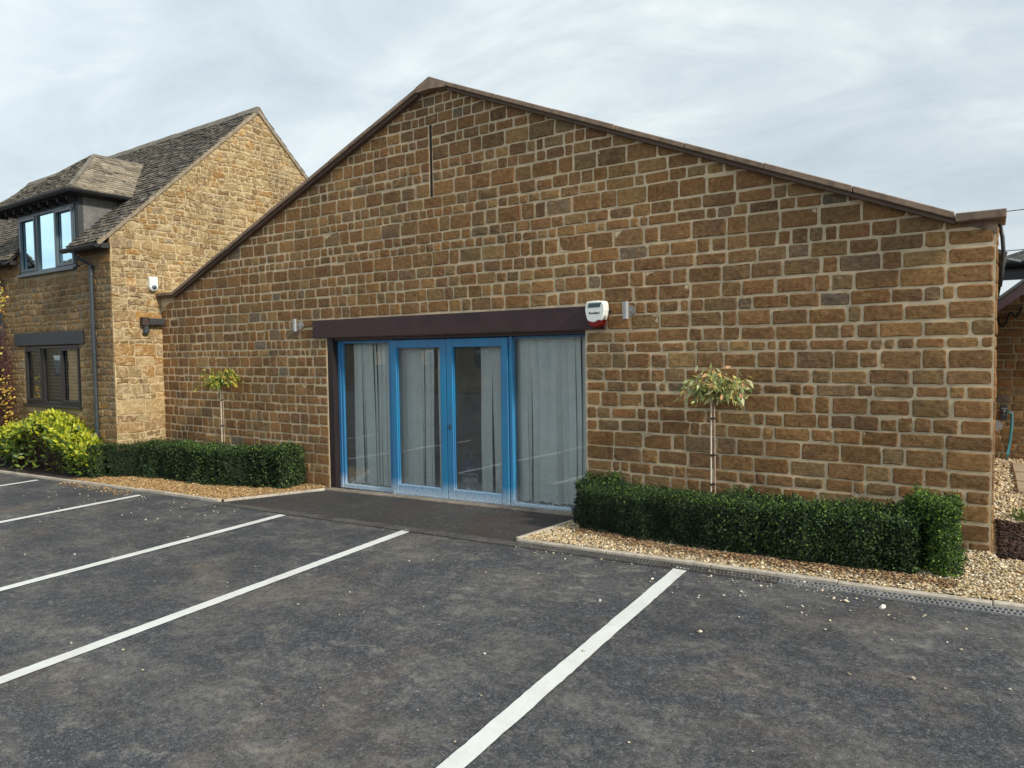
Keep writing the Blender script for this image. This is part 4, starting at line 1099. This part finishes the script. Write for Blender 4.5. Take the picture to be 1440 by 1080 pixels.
# ================================================================== PLANTS
BOXP = [(.030, .053, .024), (.042, .070, .028), (.021, .038, .021), (.066, .108, .034), (.12, .19, .042)]
def hedge(name, segs, label, seed, dens=5200, leaf=.021, base=BOXP, w=(5, 4, 4, 2, .5), sunlit_segs=None):
    """segs: list of (path, half width, height)"""
    root = thing(name, (segs[0][0][0][0], segs[0][0][0][1], gz(*segs[0][0][0])), label, 'hedge', None)
    Vs, Fs, Cs = [], [], []; nv = 0; core = MB()
    for si, (path, hw, hg) in enumerate(segs):
        L = sum(math.dist(path[i], path[i+1]) for i in range(len(path)-1))
        n = int(dens*(L*(2*hg+2*hw)))
        pos, nr = blob_surface(path, hw, hg, n, seed+si)
        # ends
        for (e, d0) in ((path[0], path[1]), (path[-1], path[-2])):
            m_ = int(dens*2*hw*hg); g = np.random.default_rng(seed+77+si)
            d = np.array(e, float)-np.array(d0, float); d /= np.linalg.norm(d); nn = np.array([-d[1], d[0]])
            a = g.uniform(-hw, hw, m_); z = g.uniform(0, hg, m_)
            pos = np.vstack([pos, np.stack([e[0]+nn[0]*a, e[1]+nn[1]*a, z], 1)]); nr = np.vstack([nr, np.tile([d[0], d[1], 0], (m_, 1))])
        g = np.random.default_rng(seed+5+si)
        bump = np.array([.055*n3(p, 2.3, seed)+.055*n3(p*np.array((1, 1, .45)), 6.5, seed+3)+.035*n3(p, 17, seed+9) for p in pos])
        # individual shrubs in the row read as soft vertical waves
        pos = pos+nr*bump[:, None]+nr*(g.normal(0, .008, len(pos))-g.exponential(.022, len(pos))+.006)[:, None]+g.normal(0, .008, pos.shape)
        top = nr[:, 2] > .5
        shoots = top & (g.random(len(pos)) < .12); pos[shoots, 2] += np.abs(g.normal(0, .028, shoots.sum()))
        pos[:, 2] = np.maximum(pos[:, 2], .01)
        # round the upper edges a little
        pos[:, 2] += np.array([gz(p[0], p[1]) for p in pos])+.02
        cols = colmix(len(pos), base, w, seed+si, .35)
        patch = np.array([n3(p, 3.1, seed+20) for p in pos]); cols = cols*(1+.6*patch)[:, None]
        if sunlit_segs and si in sunlit_segs: lit_ = g.random(len(pos)) < .5; cols[lit_] = colmix(int(lit_.sum()), [(.13, .24, .04), (.20, .32, .05), (.07, .15, .03)], [2, 1.5, 2], seed+60, .3)  # brighter leaves paint the sun on the hedge end into the colour
        pale_top = top & (g.random(len(pos)) < .30); cols[pale_top] = np.array((.11, .19, .035))*g.uniform(.6, 1.3, (pale_top.sum(), 1))  # lighter green leaves scattered over the top
        V, F, C = leaves(pos, nr, leaf, .62, cols, 0., .75, .2, seed+si, True)
        Vs.append(V); Fs.append(F+nv); Cs.append(C); nv += len(V)
        for i in range(len(path)-1):
            a, b = Vector(path[i]), Vector(path[i+1]); d = (b-a).normalized(); q = Vector((-d.y, d.x)); r_ = hw-.095
            a2, b2 = a-d*(r_ if i else -.05), b+d*(r_ if i < len(path)-2 else -.05)
            P = [a2-q*r_, b2-q*r_, b2+q*r_, a2+q*r_]
            core.hexa([(p.x, p.y, gz(p.x, p.y)) for p in P]+[(p.x, p.y, gz(p.x, p.y)+hg-.085) for p in P], 0, .03)
    mk('foliage', np.vstack(Vs), np.vstack(Fs), M['leaf_box'], root, col=np.vstack(Cs))
    core.build('branches', M['core'], root)
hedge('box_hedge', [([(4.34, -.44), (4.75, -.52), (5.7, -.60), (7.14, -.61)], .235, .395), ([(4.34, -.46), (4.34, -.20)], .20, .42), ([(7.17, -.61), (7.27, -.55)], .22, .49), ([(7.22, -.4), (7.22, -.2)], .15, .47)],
      'dark green clipped box hedge in pale gravel right of the doors', 100, dens=19000, leaf=.0215, sunlit_segs=(2, 3))
hedge('box_hedge', [([(-4.98, -1.02), (-4.22, -.985)], .145, .50), ([(-4.2, -.80), (-3.7, -.52), (-3.0, -.48), (-1.72, -.44)], .21, .51), ([(-1.70, -.44), (-1.1, -.28), (-.50, -.20)], .20, .53)],
      'dark green clipped box hedge in orange gravel left of the doors', 200, dens=9500, leaf=.029)

def standard_tree(x, y, z0, zc, rad, hgt, label, seed, pal, w, nl, leaf, th=.014):
    r = random.Random(seed); root = thing('standard_tree', (x, y, gz(x, y)), label, 'tree')
    g0 = gz(x, y)
    k = MB(); k.tube([(x+.012, y, g0), (x+.008, y, g0+.4), (x+.0, y, zc-.15), (x, y, zc+.02)], th, 8, r1=th*.6); k.build('trunk', M['bark'], root, smooth=True)
    k = MB(); k.tube([(x-.022, y-.02, g0), (x-.022, y-.02, zc-.08)], .008, 6); k.build('cane', M['cane'], root)
    for t in (.35, .55, .8): z = g0+(zc-g0)*t; MB().tube([(x-.008, y-.012, z), (x-.008, y-.012, z+.014)], .026, 10).build('tie', M['wire'], root)
    tw = MB(); tips = []; nrm = []
    for i in range(34):
        an = r.uniform(0, 2*PI); el = r.uniform(-.25, 1.15); L = rad*r.uniform(.55, 1.05)
        d = Vector((math.cos(an)*math.cos(el), math.sin(an)*math.cos(el)*.8, math.sin(el)*hgt/rad))
        p0 = Vector((x, y, zc-.05+r.uniform(-.03, .06))); p1 = p0+d*L*.6+Vector((0, 0, .03)); p2 = p0+d*L-Vector((0, 0, .05*r.random()))
        tw.tube([p0, p1, p2], .0045, 5, r1=.0015)
        for q in range(nl//34):
            t = r.uniform(.25, 1.0); p = p0.lerp(p1, t/.6) if t < .6 else p1.lerp(p2, (t-.6)/.4)
            tips.append(p+Vector((r.gauss(0, .03), r.gauss(0, .03), r.gauss(0, .03)))); nrm.append((d.x*.5, d.y*.5, .1))
    tw.build('branches', M['twig'], root)
    pos = np.array([tuple(p) for p in tips]); nr = np.array(nrm)
    V, F, C = leaves(pos, nr, leaf, .36, colmix(len(pos), pal, w, seed, .25), .75, .45, .22, seed)
    # bend the tip of each leaf down a little
    mk('crown', V, F, M['leaf'], root, col=C)
TP = [(.54, .56, .20), (.40, .46, .17), (.22, .30, .11), (.62, .48, .13), (.62, .36, .18), (.52, .50, .26)]
standard_tree(5.48, -.26, 0, 1.50, .40, .30, 'young standard tree with pale yellow drooping leaves on a staked stem right of the doors', 301, TP, [3, 3, 3, 2, 1.2, 2], 680, .074, .011)
standard_tree(-2.02, -.28, 0, 1.50, .42, .25, 'young standard tree with yellow green crown on a thin stem left of the doors', 302, [(.34, .38, .06), (.22, .28, .05), (.48, .42, .05), (.12, .18, .04), (.42, .26, .07)], [3, 3, 2, 2, 1], 640, .08, .009)

# golden shrub
root = thing('golden_shrub', (-5.9, -1.05, gz(-5.9, -1.05)), 'broad shrub with bright yellow green leaves below the house window', 'shrub')
g = np.random.default_rng(401); tw = MB(); rr = random.Random(402)
def shrub_top(x):
    return .58+.44*math.exp(-((x+5.75)/1.15)**2)+.10*math.exp(-((x+7.4)/.5)**2)
pos = []; nr = []; cols = []
while len(pos) < 6800:
    x = g.uniform(-8.3, -4.25); u = (x+6.3)/2.05
    if abs(u) > 1: continue
    wd = .40*math.sqrt(max(0, 1-u**4)); H_ = shrub_top(x)*(1-.35*u**4)
    if g.random() < .50:   # top
        yy = g.uniform(-1, 1)*wd; z = H_*(1-.22*(yy/wd)**2) - abs(g.normal(0, .045)); nn = (0, yy/wd*.5, 1.)
    else:
        z = g.uniform(.10, 1)*H_; yy = -wd*(1-.25*(z/H_)**3)*(.80+.2*math.sin(z*5+x*3))+abs(g.normal(0, .06)); nn = (0, -1., .55)
        if z < .55*H_ and g.random() < .78+.3*n3((x, 0, z), 2.5, 5): continue
    if n3((x, yy, z), 4.6, 31) < (-.16 if nn[2] < .9 else -.30): continue
    b = .06*n3((x, yy, z), 3.3, 9)+.04*n3((x, yy, z), 9, 19)
    y = -1.06+yy
    pos.append((x+nn[0]*b+g.normal(0, .01), min(-.83, y+nn[1]*b), gz(x, y)+z+nn[2]*b)); nr.append(nn)
    sun = z/H_  # relative height: yellow leaves become likelier towards the top
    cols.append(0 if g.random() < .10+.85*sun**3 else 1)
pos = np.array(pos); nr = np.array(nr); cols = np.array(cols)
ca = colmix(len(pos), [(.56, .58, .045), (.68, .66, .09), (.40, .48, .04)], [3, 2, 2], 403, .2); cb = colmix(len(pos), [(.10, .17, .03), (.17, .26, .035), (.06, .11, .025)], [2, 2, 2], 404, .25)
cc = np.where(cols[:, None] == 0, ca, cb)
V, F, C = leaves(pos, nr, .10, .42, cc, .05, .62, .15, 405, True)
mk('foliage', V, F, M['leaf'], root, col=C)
for i in range(150):
    x = rr.uniform(-7.8, -4.6); x0 = x+rr.uniform(-.5, .5); y0 = -1.0+rr.uniform(-.1, .1)
    H_ = shrub_top(x)*.85; yy = -1.06+rr.uniform(-.36, .12)
    p = [(x0, y0, gz(x0, y0)), ((x+x0)/2+rr.uniform(-.1, .1), (y0+yy)/2, gz(x, yy)+H_*.45), (x, yy, gz(x, yy)+H_*rr.uniform(.7, 1.))]
    tw.tube(p, .011, 5, r1=.004)
tw.build('branches', M['twig'], root)

# climber at the far left
root = thing('climbing_plant', (-8.05, -.86, gz(-8, -.9)), 'straggly climber with red brown stems and yellow leaves on the house front', 'climber')
tw = MB(); rr = random.Random(411); pos = []; nr = []
for i in range(260):
    x = -8.1+rr.uniform(-.7, .25); z = rr.uniform(-.1, 1.7); L = rr.uniform(.5, 1.5); p = [(x, -.86-rr.uniform(0, .12), z)]
    for q in range(6):
        a = p[-1]; p.append((min(-7.62, a[0]+rr.uniform(-.09, .10)), -.85-rr.uniform(0, .17), min(3.25, a[2]+L/6*rr.uniform(.5, 1.3))))
    tw.tube(p, .009, 4, r1=.003)
    for q in p[1:]:
        if rr.random() < .07: pos.append((q[0]+rr.gauss(0, .05), q[1]-rr.uniform(0, .06), q[2]+rr.gauss(0, .05))); nr.append((rr.uniform(-.4, .4), -1, 0))
for i in range(150):
    t = rr.random(); pos.append((-7.75+rr.gauss(0, .13), -.93-rr.uniform(0, .12), 1.05+rr.gauss(0, .28))); nr.append((0, -1, 0))
for i in range(60): pos.append((-7.95+rr.gauss(0, .07), -.90-rr.uniform(0, .06), 2.95+rr.gauss(0, .17))); nr.append((0, -1, 0))
pos = np.array(pos); pos[:, 0] = np.minimum(pos[:, 0], -7.48)
tw.build('stems', mat_simple('red_brown_stem', (.10, .04, .032), .8, var=.3), root)
V, F, C = leaves(pos, np.array(nr), .06, .7, colmix(len(pos), [(.62, .48, .07), (.55, .34, .06), (.36, .16, .06), (.66, .58, .14)], [4, 2, 2, 2], 412), .5, .5, .1, 413)
mk('foliage', V, F, M['leaf'], root, col=C)

# weeds at the gravel path
root = thing('small_weed', (7.84, 1.2, gz(7.84, 1.2)), 'small green weed at the back edge of the dark mulch bed', 'plant')
g = np.random.default_rng(421); pos = np.stack([g.normal(7.85, .05, 160), g.normal(1.22, .06, 160), gz(7.84, 1.2)+.03+np.abs(g.normal(0, .04, 160))], 1)
V, F, C = leaves(pos, np.tile([0, 0, 1.], (160, 1)), .045, .45, colmix(160, [(.10, .16, .04), (.17, .24, .06)], [1, 1], 422), 0, .7, .2, 423)
mk('foliage', V, F, M['leaf'], root, col=C)
# little dry seedlings on the hedge-side gravel
for (x, y, nm) in ((-4.0, -.30, 1),):
    pass

# ================================================================== SKY, SUN, CAMERA
SUN_EL, SUN_AZ = 31., math.degrees(math.atan2(.985, -.15))    # azimuth from +Y towards +X
w = bpy.data.worlds.new('World'); scene.world = w; w.use_nodes = True
nt = w.node_tree; nt.nodes.clear(); t = NT(nt)
sky = t.n('ShaderNodeTexSky'); sky.sky_type = 'NISHITA'; sky.sun_disc = False
sky.sun_elevation = math.radians(SUN_EL); sky.sun_rotation = math.radians(SUN_AZ); sky.air_density = 1.2; sky.dust_density = 2.
d = t.n('ShaderNodeTexCoord').outputs['Generated']
sp = t.n('ShaderNodeSeparateXYZ', Vector=d)
zz = t.math('ADD', t.math('MAXIMUM', sp.outputs[2], 0.), .16)
cu = t.n('ShaderNodeCombineXYZ', X=t.math('DIVIDE', sp.outputs[0], zz), Y=t.math('DIVIDE', sp.outputs[1], zz), Z=3.7).outputs[0]
c1 = t.noise(t.stretch(cu, (.55, .8, 1)), 1.0, 7, .56, .6)
c2 = t.noise(t.stretch(cu, (1.7, 2.6, 1)), 1.0, 8, .60, .8)
c3 = t.noise(t.stretch(cu, (.28, .5, 1)), 1.3, 4, .5, .3)
f = t.math('ADD', t.math('MULTIPLY', c1, .60), t.math('MULTIPLY', c2, .40))
cloud = t.ramp(f, [(.36, (4.9, 5.9, 6.6)), (.50, (6.3, 7.2, 7.75)), (.59, (7.7, 8.5, 8.8)), (.68, (9.4, 9.8, 9.7))])
# clear blue shows only in broken gaps, mostly towards -Y (behind the viewer)
gap = t.math('ADD', c3, t.math('MULTIPLY', sp.outputs[1], -.16))
cover = t.ramp(gap, [(.56, 1.), (.74, .45)])
hz = t.ramp(sp.outputs[2], [(0., .55), (.32, 0.)])
cloud = t.mix(hz, cloud, (7.6, 8.35, 8.6))
# sky dimmed in front (+Y), brightened overhead and behind to light the walls
br = t.n('ShaderNodeMapRange', Value=sp.outputs[1], i1=1., i2=-.6, i3=.80, i4=1.12).outputs[0]
cloud = t.mix(1., cloud, t.n('ShaderNodeCombineColor', Red=br, Green=br, Blue=br).outputs[0], 'MULTIPLY')
fin = t.mix(cover, sky.outputs[0], cloud)
bg = t.n('ShaderNodeBackground', Color=fin, Strength=.095)
t.n('ShaderNodeOutputWorld', Surface=bg.outputs[0])

sd = Vector((math.sin(math.radians(SUN_AZ))*math.cos(math.radians(SUN_EL)), math.cos(math.radians(SUN_AZ))*math.cos(math.radians(SUN_EL)), math.sin(math.radians(SUN_EL))))
L = bpy.data.lights.new('sun', 'SUN'); L.energy = 2.8; L.angle = math.radians(5); L.color = (1., .93, .80)
so = bpy.data.objects.new('sun', L); COL.objects.link(so); so.rotation_euler = (-sd).to_track_quat('-Z', 'Y').to_euler(); so.location = (20, -5, 20)

cam = bpy.data.cameras.new('camera'); cam.sensor_width = 36; cam.lens = 987.79/1440*36; cam.clip_end = 3000; cam.clip_start = .05
co = bpy.data.objects.new('camera', cam); COL.objects.link(co)
R = Matrix(((.82695858, -.01521031, .56205707), (.56211055, .04562935, -.82580246), (-.01308559, .99884263, .04628346)))
co.matrix_world = Matrix.Translation((7.5524, -6.5766, 1.87)) @ R.to_4x4()
scene.camera = co
scene.view_settings.view_transform = 'Standard'; scene.view_settings.look = 'None'; scene.view_settings.exposure = .43; scene.view_settings.gamma = 1.
scene.cycles.max_bounces = 8; scene.cycles.transparent_max_bounces = 12
